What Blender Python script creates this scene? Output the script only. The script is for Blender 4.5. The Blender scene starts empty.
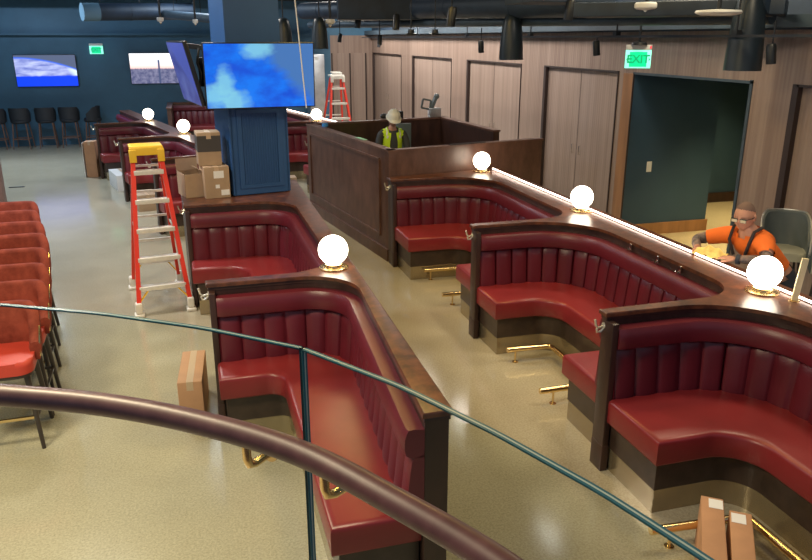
import bpy, bmesh, math, random
from mathutils import Vector, Matrix
random.seed(4)
C = bpy.context.scene.collection
PI = math.pi
R = math.radians

# ------------------------------------------------------------------ materials
def nt(name):
    m = bpy.data.materials.new(name); m.use_nodes = True
    t = m.node_tree; b = t.nodes['Principled BSDF']
    return m, t, b
def N(t, kind, **kw):
    n = t.nodes.new(kind)
    for k, v in kw.items():
        if k in n.inputs: n.inputs[k].default_value = v
        else: setattr(n, k, v)
    return n
def mat(name, col, rough=.5, metal=0, var=0, scale=8, stretch=(1,1,1), bump=0, bscale=60, coat=0, spec=.5, col2=None, detail=4):
    m, t, b = nt(name)
    b.inputs['Base Color'].default_value = (*col, 1)
    b.inputs['Roughness'].default_value = rough
    b.inputs['Metallic'].default_value = metal
    b.inputs['Specular IOR Level'].default_value = spec
    b.inputs['Coat Weight'].default_value = coat
    b.inputs['Coat Roughness'].default_value = .12
    if var or bump or col2:
        tc = N(t, 'ShaderNodeTexCoord'); mp = N(t, 'ShaderNodeMapping')
        mp.inputs['Scale'].default_value = stretch
        t.links.new(tc.outputs['Object'], mp.inputs['Vector'])
    if var or col2:
        n = N(t, 'ShaderNodeTexNoise', Scale=scale, Detail=detail, Roughness=.6)
        r = N(t, 'ShaderNodeValToRGB')
        c2 = col2 or tuple(min(1, c*(1+var)) for c in col)
        c1 = tuple(c*(1-var) for c in col) if not col2 else col
        r.color_ramp.elements[0].position = .35; r.color_ramp.elements[1].position = .68
        r.color_ramp.elements[0].color = (*c1, 1); r.color_ramp.elements[1].color = (*c2, 1)
        t.links.new(mp.outputs[0], n.inputs['Vector']); t.links.new(n.outputs[0], r.inputs[0])
        t.links.new(r.outputs[0], b.inputs['Base Color'])
    if bump:
        n2 = N(t, 'ShaderNodeTexNoise', Scale=bscale, Detail=3)
        bp = N(t, 'ShaderNodeBump', Strength=bump, Distance=.01)
        t.links.new(mp.outputs[0], n2.inputs['Vector']); t.links.new(n2.outputs[0], bp.inputs['Height'])
        t.links.new(bp.outputs[0], b.inputs['Normal'])
    return m
def emis(name, col, s):
    m, t, b = nt(name)
    b.inputs['Base Color'].default_value = (*col, 1)
    b.inputs['Emission Color'].default_value = (*col, 1); b.inputs['Emission Strength'].default_value = s
    return m
M = {}
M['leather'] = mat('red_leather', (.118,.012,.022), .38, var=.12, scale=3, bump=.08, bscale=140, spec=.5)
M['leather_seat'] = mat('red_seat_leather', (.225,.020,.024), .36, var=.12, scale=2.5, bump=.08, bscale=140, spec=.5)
M['ledge'] = mat('mahogany_ledge', (.052,.019,.012), .34, col2=(.165,.056,.026), scale=13, stretch=(1,1,1), coat=.15, detail=8)
M['dark_wood'] = mat('dark_wood', (.030,.015,.013), .35, col2=(.060,.028,.021), scale=5, stretch=(2,2,.5), detail=6)
M['base_wood'] = mat('base_wood', (.035,.022,.017), .32, col2=(.060,.038,.028), scale=9)
M['panel_wood'] = mat('panel_wood', (.080,.038,.028), .36, col2=(.145,.072,.052), scale=5, stretch=(1.3,1.3,.6), detail=8)
M['kick'] = mat('kick_metal', (.42,.35,.23), .22, metal=.75, var=.08, scale=4)
M['brass'] = mat('brass', (.88,.66,.33), .25, metal=1)
M['chrome'] = mat('chrome', (.75,.72,.66), .2, metal=1)
M['hookmetal'] = mat('pale_polished_hook', (.80,.76,.66), .25, metal=.6)
M['globe'] = emis('lit_globe', (1,.90,.72), 9)
M['led'] = emis('led_light', (1,.80,.68), 9)
M['navy'] = mat('navy_paint', (.050,.145,.245), .55, var=.12, scale=1.2)
M['navy2'] = mat('column_blue_paint', (.022,.085,.25), .45, var=.06, scale=3)
M['hallpaint'] = mat('hall_teal_paint', (.026,.068,.125), .6, var=.06, scale=2)
M['black'] = mat('black_metal', (.012,.014,.018), .4, bump=.02)
M['ceilblack'] = mat('ceiling_black', (.010,.016,.026), .8)
M['duct'] = mat('duct_blue_grey', (.050,.075,.10), .5, metal=.1, var=.15, scale=5)
M['duct2'] = mat('duct_dark', (.020,.036,.062), .55, var=.2, scale=4)
M['ductcap'] = mat('duct_cap', (.12,.22,.30), .5)
M['trimwood'] = mat('oak_trim', (.30,.15,.07), .4, var=.2, scale=6, stretch=(1,1,.15))
M['white'] = mat('white_plastic', (.75,.75,.74), .4)
M['orange_red'] = mat('ladder_fibreglass', (.80,.045,.02), .35)
M['yellow'] = mat('ladder_yellow', (.90,.58,.04), .4)
M['alu'] = mat('aluminium', (.80,.78,.72), .4, metal=.3, var=.06, scale=20)
M['cover'] = mat('white_foot_cover', (.78,.74,.66), .6, bump=.3, bscale=30)
M['card'] = mat('cardboard', (.50,.27,.15), .75, var=.08, scale=5)
M['card_tan'] = mat('tan_cardboard', (.42,.30,.20), .75, var=.08, scale=5)
M['card_white'] = mat('white_cardboard', (.72,.70,.68), .7, var=.04)
M['card_dark'] = mat('dark_print', (.06,.055,.055), .6)
M['paper'] = mat('paper_label', (.85,.86,.88), .6)
M['tape'] = mat('packing_tape', (.55,.40,.27), .3)
M['velvet'] = mat('rust_velvet', (.17,.030,.018), .8, col2=(.30,.062,.038), scale=9, bump=.15, bscale=90, spec=.2)
M['seatred'] = mat('orange_red_vinyl', (.56,.055,.035), .45, var=.05, scale=6)
M['legdark'] = mat('dark_leg', (.05,.037,.032), .4)
M['stool_black'] = mat('stool_black', (.02,.024,.032), .6)
M['stool_leg'] = mat('stool_wood_leg', (.16,.085,.06), .5)
M['grey_shell'] = mat('grey_shell', (.10,.12,.125), .35, var=.06)
M['grey_pad'] = mat('grey_pad', (.40,.40,.33), .6)
M['skin'] = mat('skin', (.56,.28,.19), .55, var=.08, scale=12)
M['tattoo'] = mat('tattooed_skin', (.26,.17,.14), .55, col2=(.05,.05,.055), scale=26)
M['orange'] = mat('orange_cotton', (.85,.17,.02), .85, var=.06, scale=9, bump=.2, bscale=25)
M['hair'] = mat('short_hair', (.17,.105,.085), .9)
M['apron'] = mat('dark_apron', (.03,.025,.028), .8)
M['hivis'] = mat('hi_vis_yellow', (.62,.90,.03), .7)
M['stripe'] = mat('reflective_stripe', (.72,.75,.76), .35)
M['greyshirt'] = mat('grey_shirt', (.05,.055,.06), .8)
M['trousers'] = mat('dark_trousers', (.03,.035,.05), .8)
M['hardhat'] = mat('white_hard_hat', (.82,.82,.74), .3)
M['rag'] = mat('yellow_rag', (.90,.66,.22), .9, var=.15, scale=20, bump=.4, bscale=30)
M['stainless'] = mat('stainless', (.55,.57,.60), .35, metal=.9, var=.2, scale=2)
M['handrail'] = mat('handrail_wood', (.090,.033,.034), .42, col2=(.135,.054,.054), scale=22, coat=.08, detail=6)
M['monitor'] = mat('dark_grey_screen', (.12,.16,.18), .3)
M['bluetape'] = mat('blue_tape', (.05,.28,.70), .5)
M['greenpaper'] = mat('green_paper', (.3,.62,.42), .6)
M['bezel'] = mat('screen_bezel', (.012,.012,.014), .3)
M['cream'] = mat('cream_board', (.80,.68,.42), .5)
M['eyeglass'] = mat('glasses_lens', (.75,.68,.5), .1, spec=1)
M['brown_carton'] = mat('brown_board', (.20,.11,.09), .6, var=.05)

def glass_mat():
    m, t, b = nt('clear_glass'); t.nodes.remove(b)
    out = t.nodes['Material Output']
    tr = N(t, 'ShaderNodeBsdfTransparent', Color=(.93,.965,.955,1)); gl = N(t, 'ShaderNodeBsdfGlossy', Roughness=.03, Color=(1,1,1,1))
    fr = N(t, 'ShaderNodeFresnel', IOR=1.5); mx = N(t, 'ShaderNodeMixShader')
    ge = N(t, 'ShaderNodeNewGeometry'); iv = N(t, 'ShaderNodeMath', operation='SUBTRACT'); iv.inputs[0].default_value = 1; mu = N(t, 'ShaderNodeMath', operation='MULTIPLY')
    t.links.new(ge.outputs['Backfacing'], iv.inputs[1]); t.links.new(iv.outputs[0], mu.inputs[0]); t.links.new(fr.outputs[0], mu.inputs[1])
    t.links.new(mu.outputs[0], mx.inputs[0]); t.links.new(tr.outputs[0], mx.inputs[1]); t.links.new(gl.outputs[0], mx.inputs[2])
    t.links.new(mx.outputs[0], out.inputs[0]); return m
M['glass'] = glass_mat()
M['glass_edge'] = mat('teal_glass_edge', (.020,.115,.15), .35, spec=.3)
M['glass_lam'] = mat('glass_interlayer', (.42,.48,.40), .4)

def floor_mat():
    m, t, b = nt('polished_terrazzo')
    tc = N(t, 'ShaderNodeTexCoord')
    big = N(t, 'ShaderNodeTexNoise', Scale=.7, Detail=5, Roughness=.6)
    fine = N(t, 'ShaderNodeTexNoise', Scale=70, Detail=2)
    vor = N(t, 'ShaderNodeTexVoronoi', Scale=55)
    for n in (big, fine, vor): t.links.new(tc.outputs['Object'], n.inputs['Vector'])
    r = N(t, 'ShaderNodeValToRGB'); e = r.color_ramp.elements
    e[0].position = .35; e[0].color = (.40,.36,.265,1); e[1].position = .7; e[1].color = (.485,.44,.33,1)
    r2 = N(t, 'ShaderNodeValToRGB'); e = r2.color_ramp.elements
    e[0].position = .36; e[0].color = (.86,.85,.84,1); e[1].position = .64; e[1].color = (1.08,1.08,1.08,1)
    r3 = N(t, 'ShaderNodeValToRGB'); e = r3.color_ramp.elements
    e[0].position = .10; e[0].color = (.55,.50,.42,1); e[1].position = .24; e[1].color = (1,1,1,1)
    mx = N(t, 'ShaderNodeMix', data_type='RGBA', blend_type='MULTIPLY'); mx.inputs[0].default_value = 1
    mx2 = N(t, 'ShaderNodeMix', data_type='RGBA', blend_type='MULTIPLY'); mx2.inputs[0].default_value = .5
    t.links.new(big.outputs[0], r.inputs[0]); t.links.new(fine.outputs[0], r2.inputs[0]); t.links.new(vor.outputs['Distance'], r3.inputs[0])
    t.links.new(r.outputs[0], mx.inputs[6]); t.links.new(r2.outputs[0], mx.inputs[7])
    t.links.new(mx.outputs[2], mx2.inputs[6]); t.links.new(r3.outputs[0], mx2.inputs[7])
    t.links.new(mx2.outputs[2], b.inputs['Base Color'])
    rr = N(t, 'ShaderNodeMapRange'); rr.inputs[3].default_value = .08; rr.inputs[4].default_value = .18
    t.links.new(big.outputs[0], rr.inputs[0]); t.links.new(rr.outputs[0], b.inputs['Roughness'])
    b.inputs['Specular IOR Level'].default_value = .5
    return m
M['floor'] = floor_mat()

def woodwall_mat(name, c1, c2, c3, sc=9):
    m, t, b = nt(name)
    tc = N(t, 'ShaderNodeTexCoord'); mp = N(t, 'ShaderNodeMapping'); mp.inputs['Scale'].default_value = (1,1,.03)
    t.links.new(tc.outputs['Object'], mp.inputs['Vector'])
    n = N(t, 'ShaderNodeTexNoise', Scale=sc, Detail=5, Roughness=.65); t.links.new(mp.outputs[0], n.inputs['Vector'])
    r = N(t, 'ShaderNodeValToRGB'); e = r.color_ramp.elements
    e[0].position = .32; e[0].color = (*c1,1); e[1].position = .7; e[1].color = (*c3,1)
    k = e.new(.5); k.color = (*c2,1)
    t.links.new(n.outputs[0], r.inputs[0]); t.links.new(r.outputs[0], b.inputs['Base Color'])
    # reeded profile
    w = N(t, 'ShaderNodeTexWave', wave_type='BANDS', bands_direction='Y', wave_profile='SIN'); w.inputs['Scale'].default_value = 5.2
    t.links.new(tc.outputs['Object'], w.inputs['Vector'])
    bp = N(t, 'ShaderNodeBump', Strength=.18, Distance=.01); t.links.new(w.outputs['Fac'], bp.inputs['Height'])
    t.links.new(bp.outputs[0], b.inputs['Normal']); b.inputs['Roughness'].default_value = .45
    return m
M['woodwall'] = woodwall_mat('reeded_wood', (.20,.135,.108), (.26,.185,.150), (.32,.235,.190))
M['wooddoor'] = woodwall_mat('panel_door_wood', (.23,.165,.135), (.28,.205,.170), (.33,.250,.205), 7)
M['gap'] = mat('dark_reveal', (.030,.017,.015), .5)

# screen pictures: procedural nodes on the screen's own coordinates (x -1..1, z -1..1 in object space scaled by half size)
def screen_mat(name, kind, hw, hh, strength):
    m, t, b = nt(name); L = t.links.new
    tc = N(t, 'ShaderNodeTexCoord'); mp = N(t, 'ShaderNodeMapping'); mp.inputs['Scale'].default_value = (1/hw,1,1/hh)
    L(tc.outputs['Object'], mp.inputs['Vector']); sp = N(t, 'ShaderNodeSeparateXYZ'); L(mp.outputs[0], sp.inputs[0])
    X, Z = sp.outputs['X'], sp.outputs['Z']
    def ma(op, a, b_=None, c_=None):
        n = N(t, 'ShaderNodeMath', operation=op)
        for i, v in enumerate((a, b_, c_)):
            if v is None: continue
            if isinstance(v, (int, float)): n.inputs[i].default_value = v
            else: L(v, n.inputs[i])
        return n.outputs[0]
    def noise(s, d=5, st=(1,1,1)):
        q = N(t, 'ShaderNodeMapping'); q.inputs['Scale'].default_value = st; L(mp.outputs[0], q.inputs['Vector'])
        n = N(t, 'ShaderNodeTexNoise', Scale=s, Detail=d); L(q.outputs[0], n.inputs['Vector']); return n.outputs[0]
    def step(v, w=.03): 
        n = N(t, 'ShaderNodeMapRange'); L(v, n.inputs[0]); n.inputs[1].default_value = -w; n.inputs[2].default_value = w; return n.outputs[0]
    def mix(f, a, b_):
        n = N(t, 'ShaderNodeMix', data_type='RGBA')
        if isinstance(f, (int, float)): n.inputs[0].default_value = f
        else: L(f, n.inputs[0])
        for i, v in ((6, a), (7, b_)):
            if isinstance(v, tuple): n.inputs[i].default_value = (*v, 1)
            else: L(v, n.inputs[i])
        return n.outputs[2]
    if kind == 'clouds':
        base = mix(step(ma('SUBTRACT', noise(2.2), .5), .12), (.0,.085,.72), (.0,.20,.95))
        # grey-blue quiet area on the right, edge slanting down to the right
        edge = ma('SUBTRACT', ma('ADD', X, ma('MULTIPLY', Z, .55)), ma('ADD', .28, ma('MULTIPLY', noise(4), .35)))
        c = mix(step(edge, .16), base, (.06,.19,.50))
        def blob(cx, cz, rx, rz, wob=1.3):
            dx = ma('DIVIDE', ma('SUBTRACT', X, cx), rx); dz = ma('DIVIDE', ma('SUBTRACT', Z, cz), rz)
            d = ma('SQRT', ma('ADD', ma('MULTIPLY', dx, dx), ma('MULTIPLY', dz, dz)))
            return step(ma('SUBTRACT', 1.6, ma('ADD', d, ma('MULTIPLY', noise(4.5, 8), wob))), .42)
        for bl in ((-.05,.85,.28,.3), (-.66,-.25,.16,.5), (-.5,-.8,.26,.35), (-.85,-.6,.2,.35)):
            c = mix(ma('MULTIPLY', blob(*bl), .85), c, (.24,.66,.86))
        col = c
    elif kind == 'earth':
        cloud = mix(step(ma('SUBTRACT', noise(1.7, 4, (1,1,2.4)), .5), .14), (.15,.19,.55), (.50,.56,.86))
        arc = ma('SUBTRACT', ma('SUBTRACT', .78, ma('MULTIPLY', ma('POWER', ma('ADD', X, 1.0), 2.0), .19)), Z)
        low = ma('ADD', ma('ADD', Z, .38), ma('MULTIPLY', noise(5), -.1))
        c = mix(step(low, .04), (.0,.045,.80), cloud)
        flare = step(ma('SUBTRACT', ma('ADD', X, ma('MULTIPLY', Z, .25)), .82), .12)
        c = mix(ma('MULTIPLY', flare, step(low, .05)), c, (.70,.85,1.0))
        c = mix(step(arc, .05), (.05,.14,.75), c)
        col = mix(step(ma('ADD', arc, .10), .03), (.085,.11,.19), c)
    elif kind == 'city':
        sky = mix(step(ma('SUBTRACT', Z, .22), .3), (.85,.50,.42), (.95,.97,1.0))
        ctex = mix(step(ma('SUBTRACT', noise(3.5, 4, (2,1,1.3)), .5), .16), (.06,.07,.16), (.19,.19,.30))
        hor = ma('SUBTRACT', ma('ADD', Z, .06), ma('MULTIPLY', noise(14, 3, (2,1,.1)), .12))
        c = mix(step(hor, .05), ctex, sky)
        tower = ma('MULTIPLY', step(ma('SUBTRACT', .035, ma('ABSOLUTE', ma('SUBTRACT', X, .06))), .015), step(ma('SUBTRACT', .58, Z), .04))
        col = mix(tower, c, (.05,.07,.16))
    else:
        c = mix(step(ma('SUBTRACT', noise(1.6), .5), .2), (.045,.05,.36), (.15,.20,.62))
        arc = ma('SUBTRACT', ma('ADD', Z, ma('MULTIPLY', X, .9)), .25)
        col = mix(step(arc, .05), c, (.10,.14,.62))
    b.inputs['Base Color'].default_value = (.01,.01,.01,1); b.inputs['Roughness'].default_value = .3
    L(col, b.inputs['Emission Color']); b.inputs['Emission Strength'].default_value = strength
    return m

# ------------------------------------------------------------------ mesh helpers
def obj(name, bm, m, parent=None, smooth=True, loc=(0,0,0), angle=40):
    bmesh.ops.recalc_face_normals(bm, faces=bm.faces)
    if smooth:
        for f in bm.faces: f.smooth = True
        for e in bm.edges:
            if len(e.link_faces) == 2 and e.calc_face_angle(0) > R(angle): e.smooth = False
    me = bpy.data.meshes.new(name); bm.to_mesh(me); bm.free()
    me.materials.append(M[m] if isinstance(m, str) else m)
    o = bpy.data.objects.new(name, me); C.objects.link(o); o.location = loc
    if parent: o.parent = parent
    return o
def tag(o, label=None, cat=None, group=None, kind=None):
    if label: o['label'] = label
    if cat: o['category'] = cat
    if group: o['group'] = group
    if kind: o['kind'] = kind
    return o
def thing(name, label, cat, loc=(0,0,0), rz=0, group=None):
    o = bpy.data.objects.new(name, None); C.objects.link(o); o.empty_display_size = .1
    o.location = loc; o.rotation_euler = (0,0,rz)
    return tag(o, label, cat, group)
def struct(name, bm, m, smooth=True):
    return tag(obj(name, bm, m, None, smooth), kind='structure')
def copy_tree(o, parent=None):
    c = o.copy(); C.objects.link(c)
    if parent: c.parent = parent
    for ch in list(o.children): copy_tree(ch, c)
    return c
def B(): return bmesh.new()
def box(bm, x0, x1, y0, y1, z0, z1, bev=0, mtx=None):
    r = bmesh.ops.create_cube(bm, size=1)
    vs = r['verts']
    bmesh.ops.scale(bm, vec=(x1-x0, y1-y0, z1-z0), verts=vs)
    bmesh.ops.translate(bm, vec=((x0+x1)/2, (y0+y1)/2, (z0+z1)/2), verts=vs)
    if mtx is not None: bmesh.ops.transform(bm, matrix=mtx, verts=vs)
    if bev:
        es = list({e for v in vs for e in v.link_edges})
        bmesh.ops.bevel(bm, geom=es, offset=bev, segments=3, affect='EDGES', profile=.5)
    return bm
def prism(bm, poly, z0, z1, bev=0, seg=3, bevel_bottom=False):
    vb = [bm.verts.new((p[0], p[1], z0)) for p in poly]; vt = [bm.verts.new((p[0], p[1], z1)) for p in poly]
    n = len(poly)
    ft = bm.faces.new(vt); fb = bm.faces.new(vb[::-1])
    for i in range(n): bm.faces.new((vb[i], vb[(i+1) % n], vt[(i+1) % n], vt[i]))
    if bev:
        es = list(ft.edges) + (list(fb.edges) if bevel_bottom else [])
        bmesh.ops.bevel(bm, geom=es, offset=bev, segments=seg, affect='EDGES', profile=.5)
    return bm
def tube(bm, pts, r, n=12, cap=True, r2=None):
    pts = [Vector(p) for p in pts]; rings = []
    up = None
    for i, p in enumerate(pts):
        d = (pts[min(i+1, len(pts)-1)] - pts[max(i-1, 0)]).normalized()
        if up is None:
            up = Vector((0,0,1)) if abs(d.z) < .9 else Vector((1,0,0))
        a = d.cross(up).normalized(); b_ = a.cross(d).normalized(); up = b_
        rr = r if r2 is None else r + (r2-r)*i/(len(pts)-1)
        rings.append([bm.verts.new(p + a*math.cos(2*PI*k/n)*rr + b_*math.sin(2*PI*k/n)*rr) for k in range(n)])
    for i in range(len(rings)-1):
        for k in range(n): bm.faces.new((rings[i][k], rings[i][(k+1) % n], rings[i+1][(k+1) % n], rings[i+1][k]))
    if cap: bm.faces.new(rings[0][::-1]); bm.faces.new(rings[-1])
    return bm
def bar(bm, p, q, w, d, side=(1,0,0)):
    p, q = Vector(p), Vector(q); t = (q-p).normalized(); s = Vector(side); s = (s - t*s.dot(t)).normalized(); u = t.cross(s)
    vs = []
    for c in (p, q):
        for a, b_ in ((-1,-1),(1,-1),(1,1),(-1,1)): vs.append(bm.verts.new(c + s*a*w/2 + u*b_*d/2))
    for f in ((0,1,2,3),(7,6,5,4),(0,4,5,1),(1,5,6,2),(2,6,7,3),(3,7,4,0)): bm.faces.new([vs[i] for i in f])
    return bm
def lathe(bm, prof, c=(0,0,0), n=32):
    rings = []
    for r, z in prof:
        if r < 1e-5: rings.append([bm.verts.new((c[0], c[1], c[2]+z))])
        else: rings.append([bm.verts.new((c[0]+r*math.cos(2*PI*k/n), c[1]+r*math.sin(2*PI*k/n), c[2]+z)) for k in range(n)])
    for a, b_ in zip(rings, rings[1:]):
        for k in range(n):
            k2 = (k+1) % n
            if len(a) == 1 and len(b_) == 1: continue
            if len(a) == 1: bm.faces.new((a[0], b_[k2], b_[k]))
            elif len(b_) == 1: bm.faces.new((a[k], a[k2], b_[0]))
            else: bm.faces.new((a[k], a[k2], b_[k2], b_[k]))
    return bm
def sphere(bm, c, r, s=(1,1,1), sub=3, mtx=None):
    v = bmesh.ops.create_icosphere(bm, subdivisions=sub, radius=r)['verts']
    bmesh.ops.scale(bm, vec=s, verts=v)
    if mtx is not None: bmesh.ops.transform(bm, matrix=mtx, verts=v)
    bmesh.ops.translate(bm, vec=c, verts=v); return v
def rnd(poly, seg=10):
    """poly: list of (x,y,r); rounds interior corners of an open path"""
    out = []
    for i, p in enumerate(poly):
        r = p[2] if len(p) > 2 else 0
        if r <= 0 or i in (0, len(poly)-1): out.append((p[0], p[1])); continue
        P, A, D = Vector(p[:2]), Vector(poly[i-1][:2]), Vector(poly[i+1][:2])
        a = (A-P).normalized(); d = (D-P).normalized()
        ang = a.angle(d); t = r/math.tan(ang/2)
        t = min(t, (A-P).length*.98, (D-P).length*.98); r = t*math.tan(ang/2)
        c = P + (a+d).normalized()*(r/math.sin(ang/2))
        s = P + a*t; e = P + d*t
        a0 = math.atan2(s.y-c.y, s.x-c.x); a1 = math.atan2(e.y-c.y, e.x-c.x)
        da = (a1-a0+PI) % (2*PI) - PI
        for k in range(seg+1):
            q = a0 + da*k/seg; out.append((c.x+r*math.cos(q), c.y+r*math.sin(q)))
    return out
def resample(path, step):
    P = [Vector(p) for p in path]; out = [P[0]]; L = [0]
    for a, b_ in zip(P, P[1:]): L.append(L[-1] + (b_-a).length)
    n = max(2, round(L[-1]/step)); j = 0; res = []
    for k in range(n+1):
        s = L[-1]*k/n
        while j < len(L)-2 and L[j+1] < s: j += 1
        f = (s-L[j])/max(1e-9, L[j+1]-L[j]); p = P[j].lerp(P[j+1], min(1, f))
        res.append((p, s))
    return res, L[-1]
def normals(res):
    ns = []
    for i in range(len(res)):
        d = res[min(i+1, len(res)-1)][0] - res[max(i-1, 0)][0]; d.normalize()
        ns.append(Vector((d.y, -d.x)))      # right-hand side = into the booth
    return ns
def sweep(bm, path, step, prof):
    res, L = resample(path, step); ns = normals(res); rings = []
    for (p, s), n in zip(res, ns):
        rings.append([bm.verts.new((p.x+n.x*d, p.y+n.y*d, z)) for d, z in prof(s, L)])
    m = len(rings[0])
    for a, b_ in zip(rings, rings[1:]):
        for k in range(m): bm.faces.new((a[k], a[(k+1) % m], b_[(k+1) % m], b_[k]))
    bm.faces.new(rings[0]); bm.faces.new(rings[-1][::-1])
    return bm
def textmesh(txt, size, m, parent, loc, rot, name='lettering', depth=.002, bold=0):
    cu = bpy.data.curves.new('t', 'FONT'); cu.body = txt; cu.size = size; cu.extrude = depth; cu.align_x = 'CENTER'; cu.align_y = 'CENTER'; cu.offset = bold
    t = bpy.data.objects.new('t', cu); C.objects.link(t)
    dg = bpy.context.evaluated_depsgraph_get(); me = bpy.data.meshes.new_from_object(t.evaluated_get(dg))
    C.objects.unlink(t); bpy.data.objects.remove(t)
    me.materials.clear(); me.materials.append(M[m])
    o = bpy.data.objects.new(name, me); C.objects.link(o); o.location = loc; o.rotation_euler = rot; o.parent = parent
    return o

# ------------------------------------------------------------------ booth banks
LZ = 1.12           # ledge top
def X0(x0, y):
    """aisle-side x of a bank, given as a number or as ((y, x), ...) knots"""
    if not isinstance(x0, tuple): return x0
    for (ya, xa), (yb, xb) in zip(x0, x0[1:]):
        if y <= yb or (yb, xb) == x0[-1]: return xa + (xb-xa)*(y-ya)/(yb-ya)
def xadd(x0, d): return tuple((y, x+d) for y, x in x0) if isinstance(x0, tuple) else x0+d
def bay_path(x0, xs, yf, yn, rf, rn, off=0):
    """edge of the ledge round one bay, from the far end to the near end; a tuple marks an open end (y, x of the spine there)"""
    far = [(xs-off, yf[0]+off, 0)] if isinstance(yf, tuple) else [(X0(x0,yf)-off, yf-off, 0), (xs-off, yf-off, rf)]
    near = [(yn[1]-off, yn[0]-off, 0)] if isinstance(yn, tuple) else [(xs-off, yn+off, rn), (X0(x0,yn)-off, yn+off, 0)]
    return rnd(far + near, 14)
def outline(x0, xo_n, xo_f, ys, ye0, ye1, bays, off):
    pts = [(xo_n+off, ys-off), (xo_f+off, ye1+off)]
    if not isinstance(bays[0][1], tuple): pts.append((X0(x0,ye0)-off, ye0+off))
    for (xs, yf, yn, rf, rn) in bays:
        bp = bay_path(x0, xs, yf, yn, rf, rn, off)
        pts += bp
    if not isinstance(bays[-1][2], tuple): pts.append((X0(x0,ys)-off, ys-off))
    return pts
def hook(parent, loc, rz=0):
    b = B()
    lathe(b, [(0,0),(.016,0),(.016,.006),(0,.006)], n=12)
    bmesh.ops.rotate(b, cent=(0,0,0), matrix=Matrix.Rotation(-PI/2, 3, 'Y'), verts=b.verts)
    for s in (1,):
        tube(b, [(0,0,.0),(-.030,0,-.01),(-.045,0,.005),(-.052,0,.035)], .006, 8)
        tube(b, [(0,0,-.01),(-.02,0,-.03),(-.035,0,-.03),(-.04,0,-.012)], .006, 8)
    bmesh.ops.scale(b, vec=(1.35,1.35,1.35), verts=b.verts)
    o = obj('coat_hook', b, 'hookmetal', parent, loc=loc); o.rotation_euler = (0,0,rz); return o
def partition(name, label, x0, xo_n, xo_f, ys, ye0, ye1, bays, loc=(0,0,0), rz=0, hooks=(), clips=()):
    t = thing(name, label, 'partition', loc, rz)
    b = B(); prism(b, outline(x0, xo_n, xo_f, ys, ye0, ye1, bays, 0), 0, LZ-.055); obj('wall_panel', b, 'dark_wood', t)
    b = B(); prism(b, outline(x0, xo_n, xo_f, ys, ye0, ye1, bays, .006), LZ-.055, LZ-.028, .004, 2); obj('ledge_moulding', b, 'dark_wood', t)
    b = B(); prism(b, outline(x0, xo_n, xo_f, ys, ye0, ye1, bays, .018), LZ-.028, LZ, .009, 3); obj('ledge', b, 'ledge', t)
    for (xs, yf, yn, rf, rn) in bays:
        if isinstance(yf, tuple): continue
        b = B(); box(b, X0(x0,yf)-.004, X0(x0,yf)+.040, yf-.088, yf+.045, 0, LZ-.056, .003); box(b, X0(x0,yf)-.008, X0(x0,yf)+.043, yf-.092, yf+.049, 0, .19, .003); obj('end_post', b, 'dark_wood', t)
    for h in hooks: hook(t, h)
    for c in clips:
        b = B(); box(b, -.012,.012,-.012,.012,-.03,.03,.003); tube(b, [(-.01,0,-.02),(-.035,0,-.03),(-.045,0,-.01)], .006, 8)
        obj('bag_clip', b, 'chrome', t, loc=c)
    return t
NI = .065
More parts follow.
